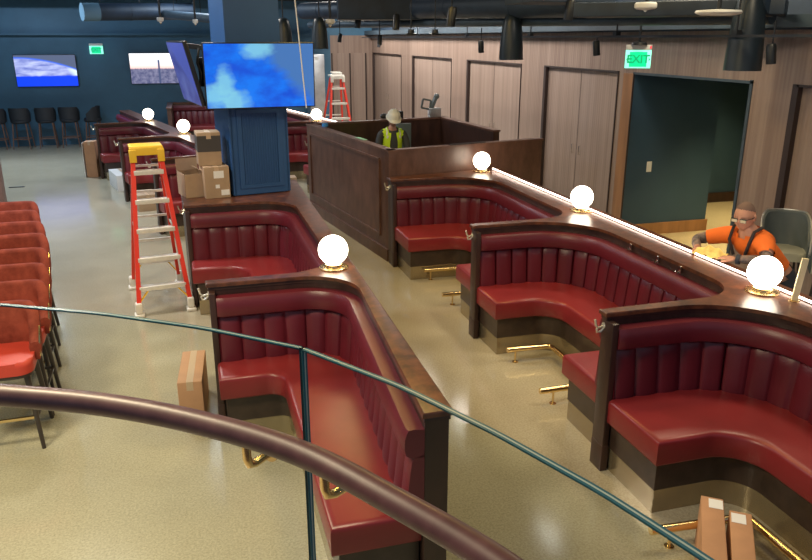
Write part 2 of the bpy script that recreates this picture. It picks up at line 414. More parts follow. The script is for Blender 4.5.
def bench(label, x0, xs, yf, yn, rf, rn, seat, loc=(0,0,0), rz=0, group='red booth benches'):
    """seat: (front edge y of far leg, spine front x, near leg front y or None)"""
    t = thing('booth_bench', label, 'booth seat', loc, rz, group)
    openn = isinstance(yn, tuple)
    wall = bay_path(xadd(x0,.045), xs, yf, yn, rf, rn, .002)
    w = .165
    def chan(s, L):
        n = max(1, round(L/w)); u = (s/L*n) % 1.0
        g = min(1, (abs(math.sin(PI*u))+1e-6)**.24)
        if s < 1e-4 or s > L-1e-4: g = .85
        out = [(-.0,.54), (-.0,.905)]
        for z, th, k in ((.89,.02,.2),(.882,.06,.6),(.86,.078,.9),(.80,.088,1),(.70,.098,1),(.62,.105,1),(.56,.112,.95),(.53,.11,.85)):
            out.append((th - .012 - .046*(1-g)*k, z))
        return out
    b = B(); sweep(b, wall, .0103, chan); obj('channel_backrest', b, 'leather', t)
    def roll(s, L):
        e = min(1, min(s, L-s)/.03); e = .88+.12*math.sqrt(max(0, e))
        return [(0,.875),(0,1.025),(.05,1.032),(.088*e,1.027),(.100*e,1.010),(.110*e,.978),(.112*e,.925),(.102*e,.892),(.07*e,.876)]
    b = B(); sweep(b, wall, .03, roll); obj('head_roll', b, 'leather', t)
    fy, sx, ny = seat
    openf = isinstance(yf, tuple)
    def ring(o, ext, e2=0):
        xa = xadd(x0,.015+ext); outer = bay_path(xa, xs, yf, yn, rf, rn, .002)
        if openn: outer = outer[:-1] + [(outer[-1][0], yn[0]+e2)]
        if openf: outer = [(outer[0][0], yf[0]-e2)] + outer[1:]
        if not openn: outer = outer[:-1] + [(outer[-1][0]+NI, outer[-1][1])]
        near = [(sx+o, yn[0]+e2, 0)] if openn else [(X0(xa,yn)+NI, ny-o, 0), (sx+o, ny-o, .20-o)]
        far = [(sx+o, yf[0]-e2, 0)] if openf else [(sx+o, fy+o, (.26 if not openn else .13)-o), (X0(xa,yf), fy+o, 0)]
        return outer + rnd(near + far, 8)
    def loft(bm, layers):
        rings = [[bm.verts.new((x, y, z)) for x, y in ring(o, e, e+.04)] for o, e, z in layers]
        for p, q in zip(rings, rings[1:]):
            m_ = len(p)
            for k in range(m_): bm.faces.new((p[k], p[(k+1)%m_], q[(k+1)%m_], q[k]))
        bm.faces.new(rings[0][::-1]); bm.faces.new(rings[-1])
    b = B(); loft(b, [(.014,.014,.360),(.004,.004,.366),(0,0,.378),(0,0,.500),(.003,.003,.514),(.010,.010,.525),(.022,.022,.532),(.04,.034,.535)])
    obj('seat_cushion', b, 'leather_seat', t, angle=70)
    b = B(); loft(b, [(.045,.04,.165),(.045,.04,.36)]); obj('bench_base', b, 'base_wood', t)
    b = B(); loft(b, [(.05,.045,.0),(.05,.045,.165)]); obj('kick_plate', b, 'kick', t)
    return t
def foot_rail(label, pts, posts, z=.125, loc=(0,0,0), rz=0):
    t = thing('foot_rail', label, 'foot rail', loc, rz, 'brass foot rails in the booths')
    b = B(); tube(b, [(x, y, z) for x, y in rnd([(p[0], p[1], .04) for p in pts], 4)], .025, 14); obj('rail', b, 'brass', t)
    for x, y in posts:
        b = B(); tube(b, [(x, y, .006), (x, y, z-.01)], .009, 10); lathe(b, [(0,0),(.028,0),(.028,.006),(0,.006)], (x,y,0), 16)
        obj('post', b, 'brass', t)
    return t

# right bank
XR = ((1.0,2.485),(4.0,2.485),(6.4,2.50),(9.0,2.36))
rb = [(3.61,8.90,6.44,.62,.34), (3.62,6.385,4.01,.62,.34), (3.62,3.955,1.55,.62,.34)]
partition('booth_partition', 'dark wood booth partition with a straight lit strip along its ledge, right of the aisle',
          XR, 3.97, 3.97, 1.40, 9.05, 9.33, rb, hooks=[(X0(XR,y),y,1.02) for y in (3.98,6.41,8.97)],
          clips=[(3.60,5.45,1.075),(3.60,5.05,1.075),(3.60,4.75,1.075)])
names = ['red curved booth bench right of the aisle, directly below the bar enclosure',
         'middle one of the three red curved booth benches right of the aisle',
         'red curved booth bench in the lower right corner with two cartons before it']
for (xs, yf, yn, rf, rn), lab in zip(rb, names):
    bench(lab, XR, xs, yf, yn, rf, rn, ({8.90:8.20,6.385:5.83,3.955:3.31}[yf], 3.10, yn+.63))
    foot_rail({8.90:'brass foot rail on the floor of the booth below the bar enclosure', 6.385:'brass foot rail in the middle booth right of the aisle',
               3.955:'brass foot rail in the lower right booth behind the two cartons'}[yf],
              [(2.58,yf-.70),(3.00,yf-.72),(2.98,yn+.84),(2.50,yn+.84)] if yf > 4 else [(2.33,yf-.89),(2.95,yf-.93),(2.95,yn+.84),(2.5,yn+.84)],
              [(2.66,yf-.705),(2.98,(yf+yn)/2),(2.62,yn+.84)] if yf > 4 else [(2.46,yf-.90),(2.95,(yf+yn)/2-.2),(2.62,yn+.84)])
# left bank near
XL = ((3.0,.16),(5.3,.03),(8.05,-.12),(9.2,-.17))
lb = [(1.02,8.05,5.34,.42,.40), (1.10,5.275,(3.0,.955),.40,0)]
partition('booth_partition', 'dark wood booth partition with a bare glossy ledge left of the aisle, boxes on its far end',
          XL, 1.075, 1.20, 3.0, 9.22, 9.22, lb, hooks=[(X0(XL,y),y,1.03) for y in (5.31,8.25)])
bench('red booth bench in the lower centre, behind the glass railing', XL, 1.10, 5.275, (3.0,.955), .40, 0, (4.90,.49,None))
bench('red booth bench between the blue column and the lower centre globe lamp', XL, 1.02, 8.05, 5.34, .42, .40, (7.66,.46,5.80))
# left bank far
LF, LR = (-.57,11.47,0), R(14)
fb = [(1.0,(8.3,),5.45,.42,.4), (1.0,5.39,2.76,.42,.4), (1.0,2.70,.06,.42,.4), (1.0,0,(-1.98,1.0),.42,0)]
partition('booth_partition', 'dark wood booth partition behind the stepladder with two globe lamps on it', 0, 1.30, 1.22, -1.98, 8.3, 8.3, fb, LF, LR,
          hooks=[(0,.07,1.03),(0,2.77,1.03),(0,5.46,1.03)])
for (xs, yf, yn, rf, rn), lab in zip(fb, ['red booth bench at the far left end, beyond the farthest left globe lamp', 'red booth bench behind the white long carton, under the farthest left globe lamp',
        'red booth bench seen through the top of the stepladder', 'red booth bench between the stepladder and the stacked cartons']):
    bench(lab, 0, xs, yf, yn, rf, rn, (None if isinstance(yf, tuple) else yf-.42,.5,None if isinstance(yn, tuple) else yn+.42), LF, LR)
# right bank far, behind the column
RF, RR = (1.63,15.40,0), R(11.4)
gb = [(1.12,3.1,.56,.5,.34), (1.12,.40,-1.95,.5,.34)]
partition('booth_partition', 'dark wood booth partition with a lit strip seen between the blue column and the bar enclosure', 0, 1.47, 1.47, -2.1, 3.3, 3.3, gb, RF, RR, hooks=[(0,-2.02,1.0),(0,.47,1.02)])
for (xs, yf, yn, rf, rn), lab in zip(gb, ['red booth bench farthest right of the blue column, mostly hidden by the big screen', 'bright red booth bench seen between the blue column and the bar enclosure']):
    bench(lab, 0, xs, yf, yn, rf, rn, (yf-.5,.62,yn+.5), RF, RR)
# bench against the far end
t = thing('booth_partition', 'small wood-ended booth partition under the tilted side screen near the far wall', 'partition', (-.42,20.1,0))
b = B(); box(b, -.10,.0,0,2.0,0,1.09); box(b, 0,2.3,1.65,1.8,0,1.09); obj('wall_panel', b, 'panel_wood', t, False)
b = B(); prism(b, [(-.12,-.03),(.02,-.03),(.02,1.62),(2.33,1.62),(2.33,1.85),(-.12,1.85)], 1.09, 1.12, .008); obj('ledge', b, 'ledge', t)
t2 = thing('booth_bench', 'red booth bench near the far wall, left of the blue column below the side screen', 'booth seat', (-.42,20.1,0), 0, 'red booth benches')
def chan2(s, L):
    g = (abs(math.sin(PI*s/.155))+1e-6)**.4
    return [(0,.54),(0,.905)] + [(th-.03*(1-g), z) for z, th in ((.90,.05),(.86,.078),(.7,.098),(.56,.112),(.53,.11))]
b = B(); sweep(b, [(.03,1.648),(2.28,1.648)], .0155, chan2); obj('channel_backrest', b, 'leather', t2)
b = B(); sweep(b, [(.03,1.648),(2.28,1.648)], .05, lambda s, L: [(0,.895),(0,1.045),(.085,1.046),(.118,.99),(.10,.915)]); obj('head_roll', b, 'leather', t2)
b = B(); box(b, .03,2.28,1.05,1.645,.40,.535,.02); obj('seat_cushion', b, 'leather_seat', t2)
b = B(); box(b, .06,2.25,1.1,1.64,0,.40); obj('bench_base', b, 'base_wood', t2)

# LED strips
def led(label, x, y0, y1, loc=(0,0,0), rz=0):
    t = thing('light_strip', label, 'strip light', loc, rz)
    b = B(); box(b, x-.012, x+.012, y0, y1, LZ+.001, LZ+.006); obj('channel', b, 'dark_wood', t, False)
    b = B(); box(b, x-.009, x+.009, y0+.01, y1-.01, LZ+.0065, LZ+.018, .004); obj('diffuser', b, 'led', t)
led('glowing white strip light along the ledge right of the aisle', 3.87, 2.6, 9.27)
led('glowing strip light on the far ledge right of the blue column', 1.35, -1.5, 3.2, RF, RR)

# globe lamps
def globe(label, x, y, r=.114, z=LZ):
    t = thing('globe_lamp', label, 'lamp', (x,y,z), 0, 'glowing globe lamps on the booth ledges')
    b = B(); lathe(b, [(0,0),(.112,0),(.114,.005),(.112,.012),(.068,.014),(.066,.036),(0,.036)]); obj('lamp_base', b, 'brass', t)
    b = B(); sphere(b, (0,0,.030+r), r, sub=4); obj('globe', b, 'globe', t)
    return t
globe('glowing globe lamp beside the man in the orange shirt, nearest on the right ledge', 3.73, 4.02)
globe('glowing globe lamp on the middle of the right ledge, above the middle red booth', 3.77, 6.66)
globe('glowing globe lamp against the corner of the bar enclosure', 3.66, 9.14)
globe('glowing globe lamp nearest on the left ledge, in the centre of the photo', .97, 5.40)
def loc2(L, rz, x, y): return (L[0]+x*math.cos(rz)-y*math.sin(rz), L[1]+x*math.sin(rz)+y*math.cos(rz))
p = loc2(LF, LR, 1.17, 2.80); globe('glowing globe lamp behind the top of the stepladder', *p)
p = loc2(LF, LR, 1.09, 5.45); globe('glowing globe lamp farthest on the left, above the white cartons', *p)
p = loc2(RF, RR, 1.40, .48); globe('glowing globe lamp at the lower right corner of the big screen', 2.60, 15.95)

# ------------------------------------------------------------------ bar enclosure
t = thing('bar_enclosure', 'high panelled dark wood enclosure round the worker in the white hard hat', 'bar counter', (0,0,0))
EA, EB, EC_, EC2, ED = (2.38,9.09), (4.76,9.63), (4.58,10.75), (4.42,12.95), (1.87,12.50)
EH = 1.455
def wallseg(bm, p, q, th, z0, z1, side=1, e=0):
    p, q = Vector(p), Vector(q); d = (q-p).normalized(); n = Vector((-d.y, d.x))*side
    p = p - d*e; q = q + d*e
    pts = [p, q, q+n*th, p+n*th]
    prism(bm, [(a.x, a.y) for a in pts] if side > 0 else [(a.x, a.y) for a in pts][::-1], z0, z1)
b = B(); wallseg(b, EA, EB, .10, 0, EH-.03); obj('near_wall', b, 'panel_wood', t, False)
b = B(); wallseg(b, ED, EA, .10, 0, EH-.03); obj('left_wall', b, 'panel_wood', t, False)
b = B(); wallseg(b, EC2, ED, .10, 0, EH-.03); obj('far_wall', b, 'dark_wood', t, False)
b = B(); wallseg(b, EC_, EC2, .10, 0, EH-.03); obj('right_wall', b, 'dark_wood', t, False)
b = B()
for a, c in ((EA,EB),(ED,EA),(EC2,ED),(EC_,EC2)):
    a, c = Vector(a), Vector(c); d = (c-a).normalized(); n = Vector((-d.y, d.x))
    wallseg(b, a-n*.012, c-n*.012, .124, EH-.03, EH, 1, .012)
obj('top_cap', b, 'panel_wood', t, False)
# mouldings of the left face
a, c = Vector(ED), Vector(EA); d = (c-a).normalized(); n = Vector((d.y, -d.x)); L = (c-a).length
def onf(s, z, o): q = a + d*s + n*o; return (q.x, q.y, z)
b = B()
s0, s1, z0, z1 = .18, L-.30, .30, 1.30
for p, q in (((s0,z0),(s1,z0)),((s0,z1),(s1,z1)),((s0,z0),(s0,z1)),((s1,z0),(s1,z1))):
    bar(b, onf(p[0],p[1],.006), onf(q[0],q[1],.006), .035, .03, (0,0,1) if p[1] == q[1] else tuple((d.x, d.y, 0)))
obj('frame_moulding', b, 'panel_wood', t, False)
b = B(); prism(b, [(q[0], q[1]) for q in (onf(0,0,.0), onf(0,0,.03), onf(L,0,.03), onf(L,0,0))], 0, .16); obj('skirting', b, 'panel_wood', t, False)

# items on / in the enclosure
t = thing('blue_tape_roll', 'small blue masking tape strip on the corner of the bar enclosure below the far globe', 'tape', (2.08,11.95,EH+.001), R(-9))
b = B(); lathe(b, [(.03,0),(.05,0),(.05,.045),(.03,.045),(.03,0)], n=24); obj('roll', b, 'bluetape', t)
b = B(); box(b, -.03,.03,-.16,.16,0,.004); o = obj('paper_note', b, 'greenpaper', None, False, loc=(2.30,10.30,EH+.001)); o.rotation_euler = (0,0,R(9)); tag(o, 'pale green paper slip on the left wall of the bar enclosure', 'paper')
b = B(); box(b, -.28,.28,-.03,.03,0,.008); o = obj('black_strip', b, 'black', None, False, loc=(3.55,9.405,EH+.001)); o.rotation_euler = (0,0,R(13)); tag(o, 'thin black strip lying on the near wall of the bar enclosure', 'strip')
t = thing('monitor', 'grey flat screen standing behind the hard-hatted worker', 'monitor', (3.50,12.35,0), R(4))
b = B(); box(b, -.13,.13,-.02,.02,.98,1.42,.005); obj('screen_panel', b, 'monitor', t)
b = B(); box(b, -.03,.03,.0,.03,.05,1.0); box(b, -.15,.15,-.1,.12,0,.03); obj('stand', b, 'black', t, False)
t = thing('desk_phone', 'dark electronic units on the far wall of the bar enclosure behind the hard hat', 'equipment', (3.45,12.80,EH), R(5))
b = B(); box(b, .0,.16,-.05,.05,.001,.13,.01); obj('unit', b, 'black', t)
b = B(); sphere(b, (-.18,0,.05), .05, (1.5,.9,1)); obj('handset', b, 'black', t)
t = thing('display_bracket', 'dark bracket with an open square frame on the far wall of the bar enclosure', 'bracket', (4.13,12.87,EH), R(5))
b = B(); box(b, -.02,.20,-.06,.06,.001,.16,.008); obj('bracket_base', b, 'stainless', t)
b = B()
fc = [(-.16,0,.17),(.0,0,.14),(.02,0,.29),(-.13,0,.32)]
for i in range(4): bar(b, fc[i], fc[(i+1) % 4], .03, .03, (0,1,0))
obj('square_frame', b, 'grey_shell', t, False)
b = B(); bar(b, (.03,0,.15), (.12,0,.36), .08, .05, (0,1,0)); sphere(b, (.13,0,.36), .05); obj('arm', b, 'grey_shell', t)

# ------------------------------------------------------------------ room shell
b = B(); box(b, -9, 6.0, -3, 31, -.1, 0); struct('floor', b, 'floor', False)
b = B(); box(b, 6.0, 11.0, 5.5, 12.0, -.1, 0); struct('floor_hall', b, 'floor', False)
b = B(); box(b, -9, 11, 1.0, 31, 4.5, 4.6); struct('ceiling', b, 'ceilblack', False)
b = B(); box(b, -9.1, 4.05, 22.5, 22.6, 0, 4.5); struct('wall_far', b, 'navy', False)
b = B(); box(b, -9.1, -9.0, -3, 22.6, 0, 4.5); struct('wall_left', b, 'navy', False)
b = B(); box(b, 4.05, 4.15, 22.5, 25.1, 0, 4.5); struct('wall_far_return', b, 'navy', False)
b = B(); box(b, 4.15, 6.1, 25.0, 25.1, 0, 2.88); struct('wall_far_wood', b, 'woodwall', False)
b = B(); box(b, 4.05, 6.2, 25.0, 25.2, 2.88, 4.5); struct('wall_far_upper', b, 'navy', False)
b = B(); box(b, -9, 4.04, 22.47, 22.5, 0, .12); struct('baseboard_far', b, 'navy', False)
b = B(); box(b, -9, 4.0, 22.35, 22.5, 2.87, 2.92); struct('trim_1', b, 'navy', False)
# wood wall with recessed panels
WT = 2.33
doors = [(21.4,24.85),(17.05,20.25),(13.15,15.98),(9.80,12.15),(4.2,6.42)]
b = B()
ops = sorted(doors + [(7.1,9.40)]); y = -1
for a, c in ops:
    box(b, 6.0, 6.10, y, a, 0, WT); y = c
box(b, 6.0, 6.10, y, 25.0, 0, WT); box(b, 6.0, 6.10, -1, 25.0, WT, 2.88)
struct('wall_right', b, 'woodwall', False)
for i, (a, c) in enumerate(doors):
    b = B(); box(b, 6.045, 6.10, a+.02, c-.02, .0, WT-.01); o = struct('door_%d' % (i+1), b, 'wooddoor', False)
    b = B(); box(b, 6.042, 6.046, (a+c)/2-.004, (a+c)/2+.004, 0, WT-.02)
    tag(obj('door_seam', b, 'gap', o, False))
    b = B()
    for zz, yy in ((1.0,(a+c)/2-.12),(1.0,(a+c)/2+.12)): tube(b, [(6.046,yy,zz),(6.02,yy,zz),(6.02,yy,zz+.14),(6.046,yy,zz+.14)], .007, 8)
    obj('door_handle', b, 'chrome', o)
    b = B(); box(b, 5.985, 6.046, c-.03, c+.05, 0, WT+.02); box(b, 5.985, 6.046, a-.002, a+.018, 0, WT+.02); box(b, 5.985, 6.046, a, c, WT-.005, WT+.02)
    struct('trim_%d' % (i+2), b, 'gap', False)
# narrow battens at the far wood wall
for i, (xa, xb) in enumerate(((4.25,4.62),(4.82,5.22),(5.35,5.75))):
    b = B(); box(b, xa, xb, 24.97, 25.0, 0, 2.33); struct('trim_%d' % (i+10), b, 'wooddoor', False)
    b = B(); box(b, xb, xb+.05, 24.975, 25.0, 0, 2.33); struct('trim_%d' % (i+14), b, 'gap', False)
# doorway reveal + hall
b = B(); box(b, 5.985, 6.0, 9.41, 9.66, 0, 2.33); struct('trim_20', b, 'trimwood', False)
b = B(); box(b, 5.98, 6.0, 9.395, 9.41, 0, 2.34); struct('trim_23', b, 'gap', False)
b = B(); box(b, 6.0, 6.10, 9.396, 9.41, 0, 2.33); struct('wall_hall_jamb', b, 'hallpaint', False)
b = B(); box(b, 5.985, 6.12, 7.06, 7.1, 0, 2.36); struct('trim_21', b, 'duct', False)
b = B(); box(b, 5.985, 6.12, 7.06, 9.42, 2.32, 2.35); struct('trim_22', b, 'duct', False)
b = B(); box(b, 6.10, 7.45, 9.40, 9.6, 0, 3.2); box(b, 7.35, 7.45, 9.6, 12, 0, 3.2); struct('wall_hall_near', b, 'hallpaint', False)
b = B(); box(b, 7.3, 11, 11.1, 11.2, 0, 3.2); box(b, 10.9, 11, 5.5, 11.2, 0, 3.2); box(b, 6.1, 11, 5.5, 5.6, 0, 3.2); struct('wall_hall_back', b, 'hallpaint', False)
b = B(); box(b, 6.10, 11, 5.5, 12, 3.2, 3.25); struct('ceiling_hall', b, 'ceilblack', False)
b = B(); box(b, 6.12, 7.47, 9.37, 9.4, 0, .17); box(b, 7.45, 7.47, 9.4, 11.1, 0, .17); struct('baseboard_hall', b, 'trimwood', False)
b = B(); box(b, 7.5, 10.9, 11.07, 11.1, 0, .17); struct('baseboard_hall_back', b, 'dark_wood', False)
b = B(); box(b, 6.10, 6.12, 5.5, 7.04, 0, 3.2); box(b, 6.10, 6.12, 9.56, 12, 0, 3.2); struct('wall_hall_side', b, 'hallpaint', False)
# soffit above the wood wall
b = B(); box(b, 5.75, 6.3, 3.0, 25.0, 2.90, 3.02); struct('trim_30', b, 'duct', False)
b = B(); box(b, 6.0, 6.2, -1.0, 25.0, 2.88, 4.5); struct('wall_right_upper', b, 'duct2', False)
# landing behind the glass
b = B(); box(b, -2.5, 2.5, -3, .40, 1.0, 1.2); struct('floor_landing', b, 'dark_wood', False)

t = thing('light_switch', 'white light switch plate on the dark teal hall wall', 'switch', (6.37,9.396,1.02))
b = B(); box(b, -.04,.04,-.008,.0,-.075,.075,.003); obj('plate', b, 'white', t)
b = B(); box(b, -.015,.015,-.014,-.008,-.03,.03,.002); obj('rocker', b, 'white', t)
b = B(); box(b, -.14,.14,-.03,.03,0.001,.012,.002); tag(obj('floor_drain', b, 'black', None, loc=(-3.38,16.05,0)), 'short dark floor slot beyond the row of red chairs', 'floor drain')

# ------------------------------------------------------------------ ceiling services
def duct(label, p, q, r, m='duct', end=True):
    t = thing('air_duct', label, 'duct', (0,0,0))
    b = B(); P, Q = Vector(p), Vector(q); L = (Q-P).length
    tube(b, [P.lerp(Q, k/8) for k in range(9)], r, 28); obj('pipe', b, m, t)
    b = B(); k = 1.0
    while k < L:
        c = P.lerp(Q, k/L); c2 = P.lerp(Q, (k+.05)/L); tube(b, [c, c2], r*1.03, 28); k += 1.6
    obj('seam_band', b, m, t)
    b = B()
    for f in (.15,.5,.85):
        c = P.lerp(Q, f); tube(b, [c+Vector((0,0,r)), (c.x,c.y,4.5)], .008, 6)
    obj('hanger', b, 'black', t)
    return t
duct('large round dark duct crossing above the wood wall', (2.6,17.2,3.36), (5.4,6.2,3.16), .17, 'duct2')
duct('slim pale pipe running below the large duct', (2.7,17.0,3.07), (5.55,6.4,2.99), .065)
duct('capped round duct on the far left above the exit sign', (-2.02,18.5,3.34), (.3,19.4,3.40), .185, 'duct2')
b = B(); tube(b, [(-2.05,18.49,3.34),(-1.72,18.62,3.346)], .19, 24); tag(obj('duct_cap', b, 'ductcap', bpy.data.objects['air_duct.002']), 'pale blue duct end')
duct('thin round duct left of the column near the far wall', (-.35,19.0,3.32), (1.2,15.5,3.10), .09)
b = B(); box(b, -.9,.9,-.5,.5,-.18,.18,.01); o = obj('duct_box', b, 'duct2', None, loc=(3.45,13.0,3.27)); o.rotation_euler=(0,0,R(-10)); tag(o, 'square dark blue duct box on the large round duct', 'duct box')
b = B(); box(b, -.55,.55,-.4,.4,-.10,.10,.01); o = obj('duct_box', b, 'duct2', None, loc=(4.3,8.4,3.28)); tag(o, 'square dark box above the black pendant near the middle of the wood wall', 'duct box')
b = B(); box(b, -1.0,1.0,-.3,.3,-.07,.07,.01); o = obj('duct_box', b, 'duct2', None, loc=(4.9,7.0,3.08)); o.rotation_euler=(0,0,R(-44)); tag(o, 'flat dark box beside the white disc fitting at the top right', 'duct box')
b = B()
for yy in (13.5, 16, 19, 21.5): box(b, -9, 5.9, yy-.08, yy+.08, 3.75, 4.05)
struct('trim_31', b, 'ceilblack', False)
t = thing('track_rail', 'long thin black lighting track hung in front of the wood wall', 'lighting track')
b = B(); box(b, 4.98,5.02,5.0,22.0,2.805,2.83); obj('rail', b, 'black', t, False)
for yy in (6.2,8.3,10.7,13.4,16.5,20):
    b = B(); tube(b, [(5,yy,2.83),(5,yy,3.6)], .01, 8); box(b, 4.97,5.03,yy-.04,yy+.04,2.83,2.87); obj('stem', b, 'black', t, False)
def spot(label, x, y, z, s=1, top=2.82, tilt=8):
    t = thing('track_spot', label, 'spotlight', (x,y,z), random.uniform(0,6), 'small black spotlights near the ceiling')
    b = B(); lathe(b, [(0,.09*s),(.035*s,.09*s),(.045*s,.07*s),(.045*s,-.09*s),(.036*s,-.09*s),(.036*s,-.06*s),(0,-.06*s)], n=16)
    bmesh.ops.rotate(b, cent=(0,0,0), matrix=Matrix.Rotation(R(tilt), 3, 'X'), verts=b.verts); obj('housing', b, 'black', t)
    b = B(); tube(b, [(0,0,.05*s),(0,.0,top-z)], .008, 8); obj('arm', b, 'black', t)
spot('small black spotlight on the track above the second wood door from the left', 5.0,20.0,2.66)
for lab, x, y, z, s, tp in [('small black spotlight near the ceiling right of the dark pendant behind the column',2.88,13,3.07,1.2,4.0),
    ('small black spotlight hanging under the square duct box',3.28,12,3.04,1.3,3.2),
    ('small black spotlight over the far end of the enclosure, above the wood wall top',3.33,9.5,3.06,1.3,4.0),
    ('small black spotlight right of the middle black pendant',4.2,8,3.10,1.2,4.0),
    ('small dark spotlight above the hard-hatted worker, second along the wood wall',3.26,13,2.77,.9,3.2),
    ('small black spotlight left of the middle black pendant',4.53,11.5,2.67,1,2.95),
    ('small black spotlight above the widest wood door, left of the near exit sign',5.0,8.75,2.68,1,2.82),
    ('small black spotlight right of the large black pendant',5.25,6.0,2.66,1,2.95),
    ('small pale spotlight farthest left over the wood wall, above the second ladder',2.96,15,2.80,.9,3.3)]:
    spot(lab, x, y, z, s, tp)
for lab, x, y in (('small black bell fitting over the wood wall, left of a pair',3.23,11),('small black bell fitting over the wood wall, right of a pair',3.60,11)):
    t = thing('ceiling_bell', lab, 'ceiling fitting', (x,y,2.84), 0, 'small black bell fittings')
    b = B(); lathe(b, [(0,0),(.10,0),(.09,.02),(.05,.03),(.045,.08),(0,.08)], n=20); obj('bell', b, 'black', t)
    b = B(); tube(b, [(0,0,.07),(0,0,1.66)], .008, 8); obj('stem', b, 'black', t)
def pendant(label, x, y, z, s=1, hs=1):
    t = thing('pendant_lamp', label, 'pendant lamp', (x,y,z), 0, 'tall black pendant shades')
    n = 24; b = B()
    prof = [(.165,0),(.163,.05),(.158,.15),(.148,.28),(.135,.40),(.118,.48),(.10,.54),(.06,.58),(.0,.59)]
    lathe(b, [(r*s, h*s*hs) for r, h in prof], n=n)
    for v in b.verts:
        a = math.atan2(v.co.y, v.co.x); k = 1 + .02*math.cos(12*a); v.co.x *= k; v.co.y *= k
    lathe(b, [(.165*s,0),(.155*s,.0),(.14*s,.3*s*hs),(.09*s,.5*s*hs),(0,.54*s*hs)], n=n)
    obj('shade', b, 'navyshade', t)
    b = B(); tube(b, [(0,0,.58*s*hs),(0,0,4.5-z)], .009, 8); obj('cord', b, 'black', t)
M['navyshade'] = mat('black_blue_shade', (.014,.024,.036), .4)
pendant('tall black pendant shade hanging near the middle of the wood wall', 4.39, 10.0, 2.51, 1, 1.05)
pendant('large black pendant shade at the top right, over the hall doorway', 5.20, 6.30, 2.50, 1.04, 1.25)
pendant('black pendant shade just right of the big screen', 2.05, 12.0, 2.64, .80)
pendant('black pendant shade partly hidden behind the right edge of the blue column', 1.52, 12.2, 2.60, .85)
def detector(label, x, y, z, r):
    t = thing('ceiling_sensor', label, 'ceiling fitting', (x,y,z), 0, 'white round ceiling sensors')
    b = B(); lathe(b, [(0,-.035),(r*.35,-.03),(r*.4,-.01),(r*.85,0),(r,.015),(r,.05),(r*.9,.065),(0,.07)]); obj('housing', b, 'white', t)
    b = B(); sphere(b, (0,0,-.035), r*.2); obj('sensor_tip', b, 'brass', t)
    b = B(); tube(b, [(0,0,.06),(0,0,4.5-z)], .02, 10); obj('stem', b, 'black', t)
detector('white dome sensor at the top, left of the white disc fitting', 4.53, 7.0, 3.075, .12)
detector('small white dome sensor above the far spotlight row, right of the column', 2.22, 12, 3.01, .075)
detector('small white sensor left of the column top', -.35, 15, 3.09, .06)
detector('small white sensor nearest the column top on its left', .27, 15.4, 3.07, .05)
t = thing('ceiling_disc', 'flat white disc fitting at the top right beside the big pendant', 'ceiling fitting', (4.62,6.0,3.005))
b = B(); lathe(b, [(0,-.015),(.15,-.012),(.19,.0),(.2,.012),(.19,.03),(0,.04)]); obj('disc', b, 'white', t)
b = B(); tube(b, [(0,0,.03),(0,0,1.47)], .02, 10); obj('stem', b, 'black', t)

# exit signs
def exit_sign(label, x, y, z, w, h, rz, stem, arrows):
    t = thing('exit_sign', label, 'exit sign', (x,y,z), rz, 'green exit signs')
    b = B(); box(b, -w/2,w/2,-.02,.02,h*.78,h,.003); obj('housing', b, 'white', t)
    b = B(); box(b, -w/2,w/2,-.012,.012,0,h*.78,.003); obj('sign_panel', b, 'exitglow', t)
    b = B(); box(b, -w*.34,w*.34,-.0135,-.012,h*.06,h*.70); obj('letter_field', b, 'exitfield', t, False)
    textmesh('EXIT', h*.48, 'exittext', t, (0,-.014,h*.38), (PI/2,0,0), bold=.004)
    if arrows:
        for s in (-1,1):
            b = B(); vs = [b.verts.new(c) for c in ((s*w*.47,-.014,h*.38),(s*w*.41,-.014,h*.46),(s*w*.41,-.014,h*.30))]; f = b.faces.new(vs)
            r_ = bmesh.ops.extrude_face_region(b, geom=[f]); bmesh.ops.translate(b, vec=(0,-.002,0), verts=[g for g in r_['geom'] if isinstance(g, bmesh.types.BMVert)])
            obj('arrow', b, 'exittext', t, False)
        b = B(); box(b, w*.42,w*.48,-.022,-.018,h*.84,h*.95); tag(obj('indicator', b, 'redlight', t, False), 'small red light')
    if stem:
        b = B(); lathe(b, [(0,h),(.10,h),(.08,h+.03),(.015,h+.04),(.012,h+1.9),(0,h+1.9)], n=16); obj('stem', b, 'black', t)
M['exitglow'] = emis('exit_green_glow', (.30,.95,.75), 1.0)
M['exitfield'] = emis('exit_field_green', (.0,.75,.30), .9)
M['exittext'] = emis('exit_letters', (.0,.42,.16), .7)
M['redlight'] = emis('red_indicator', (.8,.02,.05), 1)
exit_sign('green exit sign with arrows hanging left of the hall doorway', 5.45, 8.5, 2.44, .31, .28, R(-25), True, True)
exit_sign('small green exit sign on the far blue wall between the two wall screens', -2.24, 22.4, 2.39, .34, .27, 0, False, False)

# ------------------------------------------------------------------ blue column and screens
cr = Matrix.Translation((.665,8.76,0)) @ Matrix.Rotation(R(12), 4, 'Z')
b = B(); box(b, -.30,.30,-.30,.30,0,4.5); bmesh.ops.transform(b, matrix=cr, verts=b.verts); o = tag(struct('column', b, 'navy2', False), kind='structure')
b = B()
box(b, -.315,.315,-.33,-.30,1.13,2.12); box(b,-.33,-.30,-.33,.3,1.13,2.12); box(b,.30,.33,-.33,.3,1.13,2.12)
for xa, xb in ((-.25,-.20),(.20,.25)): box(b, xa, xb, -.345,-.33, 1.20, 2.06)
for za, zb in ((1.20,1.24),(2.02,2.06)): box(b, -.20,.20,-.345,-.33, za, zb)
for k in range(14):
    x = -.182 + k*.028; box(b, x-.006, x+.006, -.338,-.33, 1.24, 2.02)
bmesh.ops.transform(b, matrix=cr, verts=b.verts); o2 = obj('column_casing', b, 'navy2', None, False); tag(o2, kind='structure')

